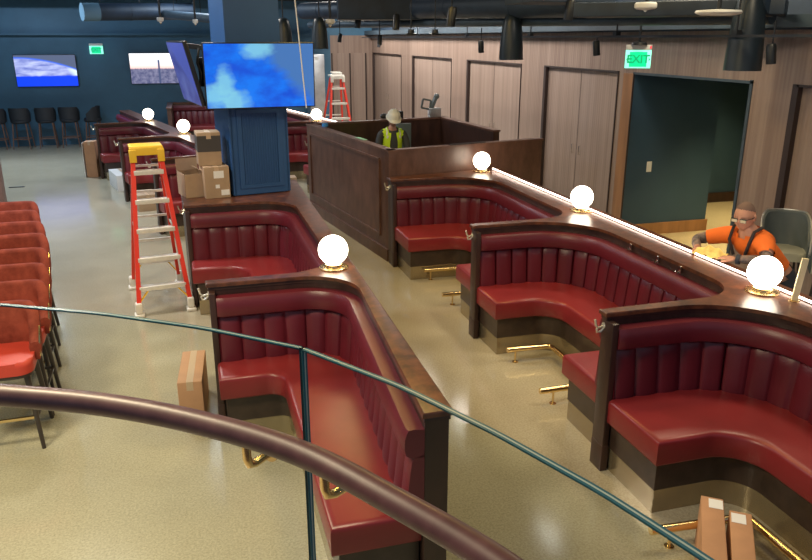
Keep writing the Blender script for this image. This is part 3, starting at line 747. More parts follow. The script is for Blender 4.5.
def screen(label, loc, rot, w, h, kind, strength, mount=True):
    t = thing('television', label, 'television', loc)
    t.rotation_euler = rot
    b = B(); box(b, -w/2-.012,w/2+.012,.003,.05,-h/2-.012,h/2+.012,.004); obj('casing', b, 'bezel', t)
    b = B(); box(b, -w/2,w/2,-.002,.003,-h/2,h/2); obj('screen', b, screen_mat('picture_'+kind, kind, w/2, h/2, strength), t, False)
    if mount:
        b = B(); box(b, -.15,.15,.05,.09,-.12,.12,.005); obj('wall_mount', b, 'black', t)
    return t
tv = screen('large television showing blue sky and clouds on the front of the column', (.755,8.13,2.425), (R(3),0,R(3)), 1.12, .64, 'clouds', .95)
tv['group'] = 'televisions'
tv = screen('tilted television with a violet picture on the left side of the column', (-.02,8.72,2.44), (R(13),0,R(-81)), 1.10, .64, 'violet', .6)
tv['group'] = 'televisions'
tv = screen('wall television showing a blue planet edge, on the far wall at left', (-3.55,22.40,1.97), (R(2),0,0), 1.5, .80, 'earth', 1.3)
tv['group'] = 'televisions'
tv = screen('wall television showing a bright sky over a city, behind the tilted screen', (-.72,22.40,2.00), (R(2),0,0), 1.42, .80, 'city', 1.4)
tv['group'] = 'televisions'
t = thing('mount_bracket', 'black bracket and cables between the two screens on the column', 'bracket', (0,0,0))
b = B(); bar(b, (.40,8.45,2.45), (.16,8.62,2.45), .30, .06, (0,0,1)); bar(b, (.70,8.42,2.45), (.73,8.23,2.45), .25, .20, (0,0,1)); bar(b, (.42,8.42,2.68), (.05,8.62,2.72), .05, .04, (0,0,1)); obj('bracket_arm', b, 'black', t, False)
b = B(); tube(b, [(.16,8.40,2.70),(.13,8.38,2.55),(.16,8.36,2.45),(.14,8.38,2.32)], .012, 8); obj('cable', b, 'stool_black', t)
b = B(); tube(b, [(1.00,7.5,4.5),(1.03,7.5,3.6),(1.06,7.5,3.1),(1.10,7.5,2.5),(1.125,7.5,2.14)], .006, 8); tag(obj('hanging_cable', b, 'white', None), 'thin white cable hanging in front of the big sky screen', 'cable')

# fridge behind the column
t = thing('tall_fridge', 'tall stainless cabinet standing behind the big screen at its right', 'fridge', (3.58,21.9,0))
b = B(); box(b, -.22,.22,-.3,.3,.05,2.36,.01); obj('body', b, 'stainless', t)
b = B(); box(b, -.06,.06,-.306,-.30,2.22,2.30); obj('badge', b, 'white', t, False)
b = B(); box(b, -.2,.2,-.28,.28,0,.05); obj('plinth', b, 'black', t, False)

# ------------------------------------------------------------------ bar stools at the far wall
def stool():
    t = thing('bar_stool', 'x', 'bar stool', (0,0,0), 0, 'dark bar stools along the far blue wall')
    b = B()
    prof = []
    for k in range(15):
        a = R(-200 + 220*k/14 + 0)
        prof.append((.25*math.cos(a), .23*math.sin(a)+.03))
    # curved shell opening to +Y (towards the wall), back towards the room
    vo, vi = [], []
    for (x, y) in prof:
        f = max(0, -y/.25); zt = .86 + .20*min(1, max(0, (.12-y)/.2))
        for r_, L_ in ((1.0, vo), (.86, vi)):
            L_.append((b.verts.new((x*r_, y*r_, .70)), b.verts.new((x*r_*1.06, y*r_*1.06, zt))))
    for i in range(len(vo)-1):
        for L_ in (vo, vi): b.faces.new((L_[i][0], L_[i+1][0], L_[i+1][1], L_[i][1]))
        b.faces.new((vo[i][1], vo[i+1][1], vi[i+1][1], vi[i][1])); b.faces.new((vo[i][0], vo[i+1][0], vi[i+1][0], vi[i][0]))
    for i in (0, -1): b.faces.new((vo[i][0], vo[i][1], vi[i][1], vi[i][0]))
    obj('backrest', b, 'stool_black', t)
    b = B(); lathe(b, [(0,.66),(.20,.66),(.23,.69),(.23,.73),(.20,.755),(0,.76)], n=20); obj('seat', b, 'stool_black', t)
    for sx in (-1,1):
        for sy in (-1,1):
            b = B(); tube(b, [(sx*.16,sy*.14,.66),(sx*.21,sy*.20,0)], .018, 8, r2=.013); obj('leg', b, 'stool_leg', t)
    b = B()
    for s in (-1,1): bar(b, (-.19,s*.175,.26), (.19,s*.175,.26), .022, .022, (0,0,1)); bar(b, (s*.19,-.175,.26), (s*.19,.175,.26), .022, .022, (0,0,1))
    obj('footrest', b, 'stool_leg', t, False); return t
s0 = stool()
for i, (x, rz, lab) in enumerate(((-4.86,0,'dark bar stool cut by the left edge of the photo, at the far blue wall'),(-4.28,R(-6),'dark bar stool second from the left edge, below the left part of the planet screen'),
        (-3.66,R(3),'dark bar stool below the right end of the planet screen'),(-3.08,R(-3),'dark bar stool just right of the planet screen, below the exit sign gap'),
        (-2.50,R(85),'dark bar stool turned sideways, nearest the standing brown carton'))):
    o = s0 if i == 0 else copy_tree(s0)
    o.location = (x,21.95,0); o.rotation_euler = (0,0,rz); o['label'] = lab

# ------------------------------------------------------------------ red chairs in a row at left
def red_chair():
    t = thing('bar_chair', 'x', 'chair', (0,0,0), 0, 'row of rust velvet high chairs on the left')
    # origin on the floor under the seat centre; the seat front faces -Y
    W = .26
    b = B(); pts = rnd([(-.24,-.27,0),(.24,-.27,.09),(.235,.18,.05),(-.235,.18,.05),(-.24,-.27,.09),(0,-.27,0)], 6)[1:]
    q = rnd([(0,-.27,0),(.245,-.27,.10),(.235,.20,.08),(-.235,.20,.08),(-.245,-.27,.10),(-.001,-.27,0)], 6)
    prism(b, q, .585, .675, .035, 4); obj('seat', b, 'seatred', t)
    b = B(); prism(b, [(x*.97, y*.97) for x, y in q], .56, .585); obj('seat_frame', b, 'legdark', t)
    # wrapped back
    path = rnd([(-W-.01,-.06,0),(-W,.22,.14),(W,.22,.14),(W+.01,-.06,0)], 10)
    def pr(s, L):
        e = min(s, L-s)/L; k = min(1, max(0, e/.26)); k = k*k*(3-2*k); zt = .74 + .24*k
        th = .055
        return [(0,.61),(-.012,.68),(-.02,zt-.05),(-.016,zt-.018),(0,zt),(.02,zt+.006),(.045,zt-.004),(.06,zt-.03),(.06,.70),(.05,.61)]
    b = B(); sweep(b, path, .03, pr); obj('backrest', b, 'velvet', t)
    b = B()
    for s in (-1,1): tube(b, [(s*(W+.012),-.055,.63),(s*(W+.02),-.05,.74),(s*(W+.022),.03,.83)], .007, 8)
    tag(obj('trim_edge', b, 'brass', t), 'brass edge along the arm')
    for sx in (-1,1):
        for sy in (-1,1):
            b = B(); tube(b, [(sx*.19,sy*.17-.02,.57),(sx*.235,sy*.235-.02,0)], .022, 10, r2=.014); obj('leg', b, 'legdark', t)
    b = B(); bar(b, (-.215,-.225,.24), (.215,-.225,.24), .02, .02, (0,0,1)); tag(obj('footrest', b, 'brass', t, False), 'brass foot bar')
    b = B()
    for s in (-1,1): bar(b, (s*.215,-.22,.22), (s*.215,.18,.22), .018, .018, (0,0,1))
    bar(b, (-.21,.19,.22), (.21,.19,.22), .018, .018, (0,0,1)); obj('stretcher', b, 'legdark', t, False)
    return t
r0 = red_chair()
rows = [(-1.445,5.68),(-1.46,6.19),(-1.53,6.69),(-1.61,7.22),(-1.70,7.79),(-1.82,8.35),(-1.96,8.94),(-2.06,9.46)]
ords = ['nearest high chair of the left row, its bright red seat in full view', 'second high chair from the front of the left row', 'third high chair from the front of the left row', 'fourth high chair from the front of the left row',
        'fourth high chair from the far end of the left row', 'third high chair from the far end of the left row', 'second high chair from the far end of the left row', 'farthest high chair of the left row, nearest the bar stools']
for i, ((x, y), lab) in enumerate(zip(rows, ords)):
    o = r0 if i == 0 else copy_tree(r0)
    o.location = (x, y-.20, 0); o.rotation_euler = (0,0,R(2-.4*i)); o['label'] = 'rust velvet ' + lab

# ------------------------------------------------------------------ ladders
def ladder(label, loc, rz, H=1.72, wt=.27, wb=.56, steps=5, depth=1.05, covers=True):
    t = thing('stepladder', label, 'ladder', loc, rz)
    # front faces -Y ; front feet at y=0, back feet at y=depth ; top at y=.42
    yt = .40
    for s in (-1,1):
        b = B(); bar(b, (s*wb/2,0,.06), (s*wt/2,yt,H-.04), .045, .07, (1,0,0)); obj('front_rail', b, 'orange_red', t, False)
        b = B(); bar(b, (s*wb/2*.98,depth,.06), (s*wt/2*.95,yt+.12,H-.06), .035, .05, (1,0,0)); obj('rear_rail', b, 'orange_red', t, False)
        for y in (0, depth):
            b = B(); box(b, s*wb/2-.05,s*wb/2+.05,y-.07,y+.06,0,.035,.012); box(b, s*wb/2-.035,s*wb/2+.035,y-.045,y+.05,.034,.15,.015); obj('foot', b, 'cover' if covers else 'black', t)
    for k in range(steps):
        z = .30*(k+1)*H/1.75; f = z/H; w = wb + (wt-wb)*f; y = yt*f
        b = B(); box(b, -w/2+.005,w/2-.005,y-.05,y+.045,z-.035,z+.012,.004); obj('step', b, 'alu', t)
        yb = depth + (yt+.12-depth)*f; wr = w*.96
        b = B(); bar(b, (-wr/2,yb,z+.02), (wr/2,yb,z+.02), .025, .02, (0,0,1)); obj('rear_brace', b, 'alu', t, False)
    b = B()
    for s in (-1,1):
        bar(b, (s*wb/2*.97,.01,.14), (s*wb/2*.50,.05,.28), .035, .012, (0,1,0)); bar(b, (s*wb/2*.97,depth-.01,.14), (s*wb/2*.55,depth-.04,.30), .03, .012, (0,1,0))
    tag(obj('corner_brace', b, 'yellow', t, False), 'yellow corner braces')
    b = B()
    for s in (-1,1):
        w = wb + (wt-wb)*.5; bar(b, (s*w/2,.20,.86), (s*w/2*.97,.80,.84), .012, .03, (1,0,0))
    obj('spreader', b, 'alu', t, False)
    b = B(); box(b, -wt/2-.03,wt/2+.03,yt-.08,yt+.20,H-.02,H+.015,.01)
    box(b, -wt/2-.035,wt/2+.035,yt-.085,yt-.07,H-.08,H,.004)
    for s in (-1,1): box(b, s*(wt/2+.005)-.035,s*(wt/2+.005)+.035,yt-.095,yt-.06,H-.15,H-.02,.004)
    tag(obj('top_cap', b, 'yellow' if covers else 'alu', t), 'yellow top cap' if covers else None)
    return t
ladder('red and yellow fibreglass stepladder on the floor beside the booths', (-.415,7.88,0), R(7), depth=1.0, wb=.53)
ladder('red stepladder far back against the wood wall beyond the enclosure', (3.43,17.3,0), R(5), 1.97, .26, .66, 6, 1.1, False)

# ------------------------------------------------------------------ cartons
def carton(label, loc, rz, w, d, h, m='card', labels=(), top='closed', group='cardboard cartons', rot=None, darktop=False):
    t = thing('carton', label, 'box', loc, rz, group)
    if rot: t.rotation_euler = rot
    if top == 'plain':
        b = B(); box(b, -w/2,w/2,-d/2,d/2,0,h,.004); obj('body', b, m, t)
    elif top == 'closed':
        b = B(); box(b, -w/2,w/2,-d/2,d/2,0,h,.004); obj('body', b, m, t)
        b = B()
        if d >= w: box(b, -.025,.025,-d/2-.001,d/2+.001,h-.0005,h+.0012); box(b, -.025,.025,-d/2-.0012,-d/2,h-.07,h)
        else: box(b, -w/2-.001,w/2+.001,-.025,.025,h-.0005,h+.0012)
        obj('tape', b, 'tape', t, False)
    else:
        b = B(); th = .005
        box(b, -w/2,w/2,-d/2,-d/2+th,0,h); box(b, -w/2,w/2,d/2-th,d/2,0,h); box(b, -w/2,-w/2+th,-d/2,d/2,0,h); box(b, w/2-th,w/2,-d/2,d/2,0,h); box(b, -w/2,w/2,-d/2,d/2,0,th)
        obj('body', b, m, t, False)
        for p, q, s in (((-w/2,d/2,h),(-w/2,d/2+.02,h+.12),'x'),):
            b = B(); bar(b, (0,d/2,h), (0,d/2+.02,h+.13), w, .004, (1,0,0)); obj('flap', b, m, t, False)
        b = B(); bar(b, (w/2,0,h), (w/2-.07,0,h+.045), d*.98, .004, (0,1,0)); obj('flap', b, m, t, False)
        b = B(); bar(b, (-w/2,0,h), (-w/2+.06,0,h-.04), d*.96, .004, (0,1,0)); obj('flap', b, m, t, False)
    if darktop:
        b = B(); box(b, -w/2-.001,w/2+.001,-d/2-.001,d/2+.001,h*.42,h*.90); tag(obj('printed_band', b, 'card_dark', t, False), 'dark printed band')
    for (x, z, lw, lh) in labels:
        b = B(); box(b, x-lw/2,x+lw/2,-d/2-.002,-d/2-.0005,z-lh/2,z+lh/2); tag(obj('shipping_label', b, 'paper', t, False), 'white paper label')
    return t
carton('open brown carton with raised flap on the ledge end, left of the stacked pair', (-.03,8.60,LZ), R(14), .24, .34, .26, 'card_tan', (), 'open')
carton('brown carton with white labels on the ledge beside the blue column, lower of two', (.215,8.50,LZ), R(8), .27, .34, .345, 'card_tan', ((.02,.26,.11,.08),(.0,.13,.045,.04),(.08,.06,.09,.06)))
carton('tan carton with a dark band, stacked on the labelled carton', (.175,8.56,LZ+.347), R(4), .25, .28, .36, 'card_tan', (), darktop=True)
carton('tall thin carton standing on end before the far left booth', (-2.04,16.98,0), R(-8), .22, .28, .74, 'card', ())
b = B(); box(b, -.14,-.132,-.16,.16,0,.725); o = obj('white_side', b, 'card_white', bpy.data.objects['carton.003'], False)
carton('long white carton on the floor right of the standing carton', (-1.35,15.52,0), R(14), .38, .9, .30, 'card_white', ())
carton('pale carton on the floor seen through the middle of the stepladder', (-.84,13.35,0), R(14), .34, .5, .28, 'card_tan', ())
carton('small tan carton on the floor between the column and the bar enclosure', (1.72,14.2,0), R(0), .30, .30, .28, 'card_tan', ())
carton('brown carton standing against the end of the lower centre booth', (-.145,5.58,0), R(-4), .18, .60, .36, 'card', ())
carton('slim brown carton lying in the lower right booth, left of the pair', (2.40,2.63,.0), R(-36), .12, 1.0, .30, 'card', (), 'plain')
carton('slim brown carton lying in the lower right booth, right of the pair', (2.455,2.47,.0), R(-37), .115, 1.05, .285, 'card', (), 'plain')
for nm, y, dx in (('carton.008',.44,.02),('carton.009',.46,-.01)):
    c = bpy.data.objects[nm]; b = B(); h = .30 if nm[-1] == '8' else .285
    box(b, dx-.04,dx+.035,y-.05,y+.04,h+.0012,h+.0022); tag(obj('shipping_label', b, 'paper', c, False), 'white paper label')
carton('dark brown upright carton cut by the left edge of the photo', (-3.46,14.2,0), R(5), .5, .4, .82, 'brown_carton', ())

# ------------------------------------------------------------------ grey chairs at right
def grey_chair(label, x, y, rz):
    t = thing('tub_chair', label, 'chair', (x,y,0), rz, 'grey tub bar chairs by the wood wall')
    path = rnd([(-.25,-.20,0),(-.27,.24,.24),(.27,.24,.24),(.25,-.20,0)], 14)
    def pr(s, L):
        e = min(s, L-s)/L; k = min(1, e/.32); k = k*k*(3-2*k); zt = .90 + .26*k
        return [(.03,.74),(0,.80),(-.01,zt-.02),(.0,zt),(.015,zt+.004),(.03,zt-.01),(.035,.80),(.06,.74)]
    b = B(); sweep(b, path, .03, pr); obj('shell_back', b, 'grey_shell', t)
    b = B()
    rs, L = resample(path, .03); pts = []
    for p, s in rs:
        e = min(s, L-s)/L; k = min(1, e/.32); k = k*k*(3-2*k); pts.append((p.x, p.y, .905+.26*k))
    tube(b, pts, .011, 8); obj('edge_piping', b, 'stainless', t)
    b = B(); prism(b, rnd([(0,-.24,0),(.23,-.24,.1),(.23,.20,.15),(-.23,.20,.15),(-.23,-.24,.1),(-.001,-.24,0)], 6), .74, .82, .03, 3); obj('seat', b, 'grey_pad', t)
    for sx in (-1,1):
        for sy in (-1,1):
            b = B(); tube(b, [(sx*.16,sy*.15,.74),(sx*.22,sy*.22,0)], .014, 8); obj('leg', b, 'legdark', t)
    b = B()
    for s in (-1,1): tube(b, [(-.2,s*.2,.28),(.2,s*.2,.28)], .010, 8); tube(b, [(s*.2,-.2,.28),(s*.2,.2,.28)], .010, 8)
    obj('footrest', b, 'legdark', t)
    t.scale = (.86,.86,1)
grey_chair('grey tub bar chair behind the man in the orange shirt', 5.55, 5.80, R(-35))
grey_chair('grey tub bar chair cut by the right edge of the photo', 5.62, 5.22, R(-48))
t = thing('door_post_board', 'slim cream upright board standing on the ledge right of the nearest globe', 'board', (3.80,3.80,LZ+.001), R(-30))
b = B(); box(b, -.02,.02,-.012,.012,.008,.30,.002); bmesh.ops.rotate(b, cent=(0,0,0), matrix=Matrix.Rotation(R(5),3,'Y'), verts=b.verts); obj('board', b, 'cream', t)
b = B(); lathe(b, [(0,0),(.035,0),(.035,.006),(0,.008)], n=20); obj('foot_disc', b, 'brass', t)

# ------------------------------------------------------------------ people
def skin(nodes, edges, root, sub=2):
    me = bpy.data.meshes.new('s'); ks = list(nodes); ix = {k: i for i, k in enumerate(ks)}
    me.from_pydata([nodes[k][0] for k in ks], [(ix[a], ix[b_]) for a, b_ in edges], [])
    o = bpy.data.objects.new('s', me); C.objects.link(o)
    sm = o.modifiers.new('sk', 'SKIN'); sm.use_smooth_shade = True
    for i, k in enumerate(ks):
        r = nodes[k][1]; r = r if isinstance(r, tuple) else (r, r)
        me.skin_vertices[0].data[i].radius = r; me.skin_vertices[0].data[i].use_root = (k == root)
    ss = o.modifiers.new('ss', 'SUBSURF'); ss.levels = sub; ss.render_levels = sub
    dg = bpy.context.evaluated_depsgraph_get(); ev = bpy.data.meshes.new_from_object(o.evaluated_get(dg))
    b = B(); b.from_mesh(ev); bpy.data.objects.remove(o); return b
def chain(*a): return list(zip(a, a[1:]))
def head_bm(bb, c, mtx, s=1.0):
    """face towards local -Y"""
    b = bmesh.new()
    vs = bmesh.ops.create_icosphere(b, subdivisions=5, radius=1)['verts']
    for v in vs:
        x, y, z = v.co
        w = .076*(1 - .20*max(0, -z)**1.4); d = .098*(1-.08*max(0,-z)); h = .118
        X, Y, Z = x*w, y*d, z*h
        if y < 0:
            f = -y
            Y += .012*f*max(0, z-.1)*0
            nose = math.exp(-((x/.16)**2))*math.exp(-(((z+.12)/.20)**2))*f; Y -= .022*nose
            if z < -.12: Y -= 0
            Y += .010*math.exp(-(((abs(x)-.36)/.17)**2))*math.exp(-(((z-.07)/.11)**2))*f
            Y -= .006*math.exp(-((x/.34)**2))*math.exp(-(((z+.42)/.08)**2))*f
            Y += .005*math.exp(-((x/.3)**2))*math.exp(-(((z+.475)/.025)**2))*f
            Y -= .010*math.exp(-((x/.3)**2))*math.exp(-(((z+.78)/.16)**2))*f
            Y -= .004*math.exp(-(((abs(x)-.36)/.22)**2))*math.exp(-(((z-.22)/.07)**2))*f
        else:
            if z < -.2: Y *= 1-.30*min(1, (-z-.2)/.8)
        v.co = (X*s, Y*s, Z*s)
    for sx in (-1,1):
        sphere(b, (sx*.076*s,.008*s,-.004*s), .028*s, (.35,.75,1.1), 2)
    bmesh.ops.transform(b, matrix=Matrix.Translation(c) @ mtx, verts=b.verts)
    me = bpy.data.meshes.new('h'); b.to_mesh(me); b.free(); bb.from_mesh(me); bpy.data.meshes.remove(me)
def hand_bm(b, wrist, d, up, side, L=.17, curl=.5):
    """a palm and five fingers; d: direction of fingers, up: back of the hand, side: thumb side"""
    w = Vector(wrist); d = Vector(d).normalized(); up = Vector(up); up = (up-d*up.dot(d)).normalized(); s = up.cross(d).normalized()*side
    nodes = {}; edges = []
    P = lambda a, t, u: tuple(w + d*a + s*t + up*u)
    nodes['w'] = (P(-.02,0,0), (.026,.020)); nodes['p'] = (P(.04,0,.004), (.034,.016)); edges.append(('w','p'))
    bb = skin(nodes, [('w','p')], 'w', 2); b2 = [bb]
    vs0 = bmesh.ops.create_icosphere(b, subdivisions=3, radius=1)['verts']
    mtx = Matrix((( s.x, d.x, up.x, 0),(s.y, d.y, up.y, 0),(s.z, d.z, up.z, 0),(0,0,0,1)))
    bmesh.ops.scale(b, vec=(.040,.052,.017), verts=vs0); bmesh.ops.transform(b, matrix=Matrix.Translation(w+d*.05) @ mtx, verts=vs0)
    for k, (t, ln) in enumerate(((.030,.066),(.010,.075),(-.010,.070),(-.029,.054))):
        a0, u0 = .075, .002; pts = [P(a0-.02,t,u0)]; ang = 0; a, u = a0, u0
        for j, fr in enumerate((.45,.32,.23)):
            ang += curl*(.55 if j else .35); a += ln*fr*math.cos(ang); u -= ln*fr*math.sin(ang)
            pts.append(P(a, t*(1+.1*j), u))
        tube(b, pts, .0095, 10, r2=.0068); sphere(b, pts[-1], .007, sub=2)
    pts = [P(.015,.028,-.002), P(.045,.052,-.008), P(.070,.062,-.014), P(.092,.060,-.02)]
    tube(b, pts, .012, 10, r2=.008); sphere(b, pts[-1], .0082, sub=2)
    bb.free()

def nearest(nd, ed, co):
    best = None
    for p, q in ed:
        A_, B_ = Vector(nd[p][0]), Vector(nd[q][0]); d = B_-A_; t_ = max(0, min(1, (co-A_).dot(d)/max(1e-9, d.length_squared)))
        ra = nd[p][1] if not isinstance(nd[p][1], tuple) else sum(nd[p][1])/2; rb_ = nd[q][1] if not isinstance(nd[q][1], tuple) else sum(nd[q][1])/2
        k = (co-(A_+d*t_)).length/(ra+(rb_-ra)*t_)
        if best is None or k < best[0]: best = (k, p+'-'+q, t_)
    return best
def clothe(nd, ed, root, off, keep):
    bm = skin(nd, ed, root); bm.normal_update()
    res = {v: nearest(nd, ed, v.co) for v in bm.verts}
    nn = {v: v.normal.copy() for v in bm.verts}; c0 = {v: v.co.copy() for v in bm.verts}
    for v in bm.verts: v.co = v.co + nn[v]*off
    bmesh.ops.delete(bm, geom=[v for v in bm.verts if not keep(res[v][1], res[v][2], c0[v])], context='VERTS')
    return bm
# man in the orange shirt, leaning on the ledge
t = thing('person', 'man in an orange shirt and glasses leaning on the lit ledge with a yellow cloth', 'person', (0,0,0))
hc = Vector((4.175,4.80,1.455)); face = Vector((-.86,-.44,-.10)).normalized()
rzh = math.atan2(face.x, -face.y)          # rotation of local -Y onto face
mh = Matrix.Rotation(rzh, 4, 'Z') @ Matrix.Rotation(R(10), 4, 'X')
nd = dict(pelvis=((4.56,4.82,.93),(.15,.12)), belly=((4.47,4.82,1.05),(.155,.13)), chest=((4.35,4.80,1.18),(.155,.125)), upper=((4.28,4.80,1.265),(.12,.09)), neck=((4.235,4.80,1.33),.064), skull=((4.19,4.80,1.41),.062),
    sf=((4.20,4.975,1.265),.068), ef=((4.03,5.17,1.185),.046), wf=((3.94,5.02,1.155),.030),
    sn=((4.26,4.62,1.255),.070), en=((4.18,4.51,1.170),.046), wn=((4.03,4.66,1.152),.030),
    hf=((4.60,4.93,.88),.115), kf=((4.55,4.95,.50),.075), af=((4.64,4.96,.09),.048), tf=((4.50,4.96,.045),(.045,.035)),
    hn=((4.60,4.71,.88),.115), kn=((4.56,4.68,.50),.075), an=((4.66,4.66,.09),.048), tn=((4.52,4.65,.045),(.045,.035)))
ed = chain('pelvis','belly','chest','upper','neck','skull') + chain('upper','sf','ef','wf') + chain('upper','sn','en','wn') + chain('pelvis','hf','kf','af','tf') + chain('pelvis','hn','kn','an','tn')
SH = ('pelvis-belly','belly-chest','chest-upper','upper-sf','upper-sn')
def k_shirt(sg, t_, co): return sg in SH or (sg in ('sf-ef','sn-en') and t_ < .68) or (sg == 'upper-neck' and t_ < .55) or (sg in ('pelvis-hf','pelvis-hn') and t_ < .25)
def k_long(sg, t_, co): return k_shirt(sg, t_, co) or sg in ('sf-ef','sn-en') or (sg in ('ef-wf','en-wn') and t_ < .9)
def k_trs(sg, t_, co): return sg.startswith('pelvis-h') or sg in ('hf-kf','hn-kn') or (sg in ('kf-af','kn-an') and t_ < .97) or (sg == 'pelvis-belly' and t_ < .4)
def k_vest(sg, t_, co): return (sg in ('belly-chest','chest-upper') or (sg == 'pelvis-belly' and t_ > .3) or (sg in ('upper-sf','upper-sn') and t_ < .95) or (sg == 'upper-neck' and t_ < .4)) and not (co.y < 0 and abs(co.x) < .035)
def k_tat(side): return lambda sg, t_, co: (sg == 's%s-e%s' % (side, side) and t_ > .6) or (sg == 'e%s-w%s' % (side, side) and t_ < .93)
b = skin(nd, ed, 'pelvis'); head_bm(b, hc, mh)
hand_bm(b, nd['wf'][0], (-.25,-.95,-.05), (0,0,1), -1, curl=.45); hand_bm(b, nd['wn'][0], (-.60,.80,-.02), (0,0,1), 1, curl=.3)
body = obj('body', b, 'skin', t, angle=80)
mid = lambda a, b_, f: tuple(Vector(nd[a][0]).lerp(Vector(nd[b_][0]), f))
obj('shirt', clothe(nd, ed, 'pelvis', .012, k_shirt), 'orange', body, angle=80)
obj('trousers', clothe(nd, ed, 'pelvis', .009, k_trs), 'trousers', body, angle=80)
for kx in ('f','n'):
    b = skin({'a': (nd['a'+kx][0], .058), 't': (nd['t'+kx][0], (.052,.045))}, [('a','t')], 'a'); obj('shoe', b, 'black', body)
    tag(obj('arm_tattoo', clothe(nd, ed, 'pelvis', .0015, k_tat(kx)), 'tattoo', body, angle=80), 'dark tattoo over the forearm')
# hair cap, glasses, beard shade
b = B(); head_bm(b, hc, mh, 1.014)
inv = (Matrix.Translation(hc) @ mh).inverted()
dele = [v for v in b.verts if (lambda c: c.z < .045 + (-.45*c.y if c.y < 0 else -.55*c.y) or abs(c.x) > .082)(inv @ v.co)]
bmesh.ops.delete(b, geom=dele, context='VERTS'); obj('hair', b, 'hair', body)
b = B()
for s in (-1,1):
    tube(b, [(s*.006,-.106,.010),(s*.062,-.098,.012)], .0035, 6); tube(b, [(s*.062,-.098,.012),(s*.078,-.05,.008),(s*.080,.0,.004)], .003, 6)
    box(b, *sorted((s*.012,s*.058)),-.108,-.104,-.018,.012,.002)
bmesh.ops.transform(b, matrix=Matrix.Translation(hc) @ mh, verts=b.verts); obj('glasses', b, 'black', body)
b = B()
for s in (-1,1): box(b, *sorted((s*.014,s*.056)),-.1105,-.108,-.015,.008,.0005)
bmesh.ops.transform(b, matrix=Matrix.Translation(hc) @ mh, verts=b.verts); obj('glasses_lens', b, 'eyeglass', body)
b = B()
tube(b, [(4.25,4.90,1.365),(4.17,4.90,1.355),(4.125,4.88,1.25),(4.15,4.84,1.13)], .013, 8); tube(b, [(4.28,4.71,1.375),(4.20,4.70,1.345),(4.165,4.70,1.25),(4.18,4.75,1.13)], .013, 8)
obj('apron_strap', b, 'apron', body)
b = B(); tube(b, [nd['wn'][0], tuple(Vector(nd['wn'][0]) + Vector((.018,-.024,0)))], .039, 16); obj('wristband', b, 'trousers', body)
# cloth
b = B(); vs = {}
n = 22
for i in range(n):
    for j in range(n):
        u, v = i/(n-1)*2-1, j/(n-1)*2-1; r = math.hypot(u, v)
        z = .055*math.exp(-r*r*1.1) + .012*math.sin(7*u+2*v)*math.exp(-r*r) + .008*math.sin(9*v-3*u)
        vs[i,j] = b.verts.new((u*.10*(1-.12*v*v), v*.13*(1-.15*u*u), max(.004, z)+.002))
for i in range(n-1):
    for j in range(n-1): b.faces.new((vs[i,j], vs[i+1,j], vs[i+1,j+1], vs[i,j+1]))
r_ = bmesh.ops.extrude_face_region(b, geom=list(b.faces)); bmesh.ops.translate(b, vec=(0,0,.004), verts=[g for g in r_['geom'] if isinstance(g, bmesh.types.BMVert)])
o = obj('cleaning_cloth', b, 'rag', None, loc=(3.955,4.87,LZ+.012)); o.rotation_euler = (0,0,R(20)); tag(o, 'crumpled yellow cloth under the hands of the orange-shirted man', 'cloth')

# worker with the hard hat inside the enclosure
t = thing('person', 'worker in a white hard hat and yellow safety vest inside the wood enclosure, looking down', 'person', (3.10,11.6,-.03), 0)
nd = dict(pelvis=((0,.05,.93),(.15,.11)), belly=((0,.03,1.08),(.145,.11)), chest=((0,.02,1.25),(.165,.115)), upper=((0,.03,1.37),(.12,.085)), neck=((0,.0,1.46),.056), skull=((0,-.02,1.54),.056),
    sf=((.19,.02,1.385),.060), ef=((.25,-.03,1.12),.044), wf=((.15,-.24,1.02),.028), sn=((-.19,.02,1.385),.060), en=((-.25,-.03,1.12),.044), wn=((-.15,-.24,1.02),.028),
    hf=((.10,.05,.86),.10), kf=((.11,.03,.48),.07), af=((.12,.06,.09),.045), tf=((.13,-.09,.045),(.045,.035)), hn=((-.10,.05,.86),.10), kn=((-.11,.03,.48),.07), an=((-.12,.06,.09),.045), tn=((-.13,-.09,.045),(.045,.035)))
hc = Vector((0,-.05,1.605)); mh = Matrix.Rotation(R(28), 4, 'X')
b = skin(nd, ed, 'pelvis'); head_bm(b, hc, mh)
hand_bm(b, nd['wf'][0], (-.2,-.9,-.1), (0,0,1), 1); hand_bm(b, nd['wn'][0], (.2,-.9,-.1), (0,0,1), -1)
body = obj('body', b, 'skin', t, angle=80)
obj('shirt', clothe(nd, ed, 'pelvis', .008, k_long), 'greyshirt', body, angle=80)
vest = obj('safety_vest', clothe(nd, ed, 'pelvis', .020, k_vest), 'hivis', body, angle=80)
for sx in (-1, 1):
    def k_band(sg, t_, co): return k_vest(sg, t_, co) and .075 < co.x*sx < .115
    tag(obj('reflective_band', clothe(nd, ed, 'pelvis', .0225, k_band), 'stripe', vest), 'pale reflective band')
obj('trousers', clothe(nd, ed, 'pelvis', .009, k_trs), 'trousers', body, angle=80)
for kx in ('f','n'):
    b = skin({'a': (nd['a'+kx][0], .056), 't': (nd['t'+kx][0], (.05,.045))}, [('a','t')], 'a'); obj('shoe', b, 'black', body)
b = B()
lathe(b, [(.100,0),(.106,-.004),(.122,-.008),(.124,-.003),(.106,.006),(.104,.03),(.098,.065),(.080,.10),(.045,.12),(0,.127)], n=32)
for v in b.verts: v.co.y *= 1.12; v.co.y -= .01
for v in b.verts:
    if v.co.z < .008 and v.co.y < -.1: v.co.y -= .03
for x in (-.03,0,.03): tube(b, [(x,-.108,.05),(x,-.075,.105),(x,0,.128),(x,.07,.103),(x,.098,.06)], .006, 6)
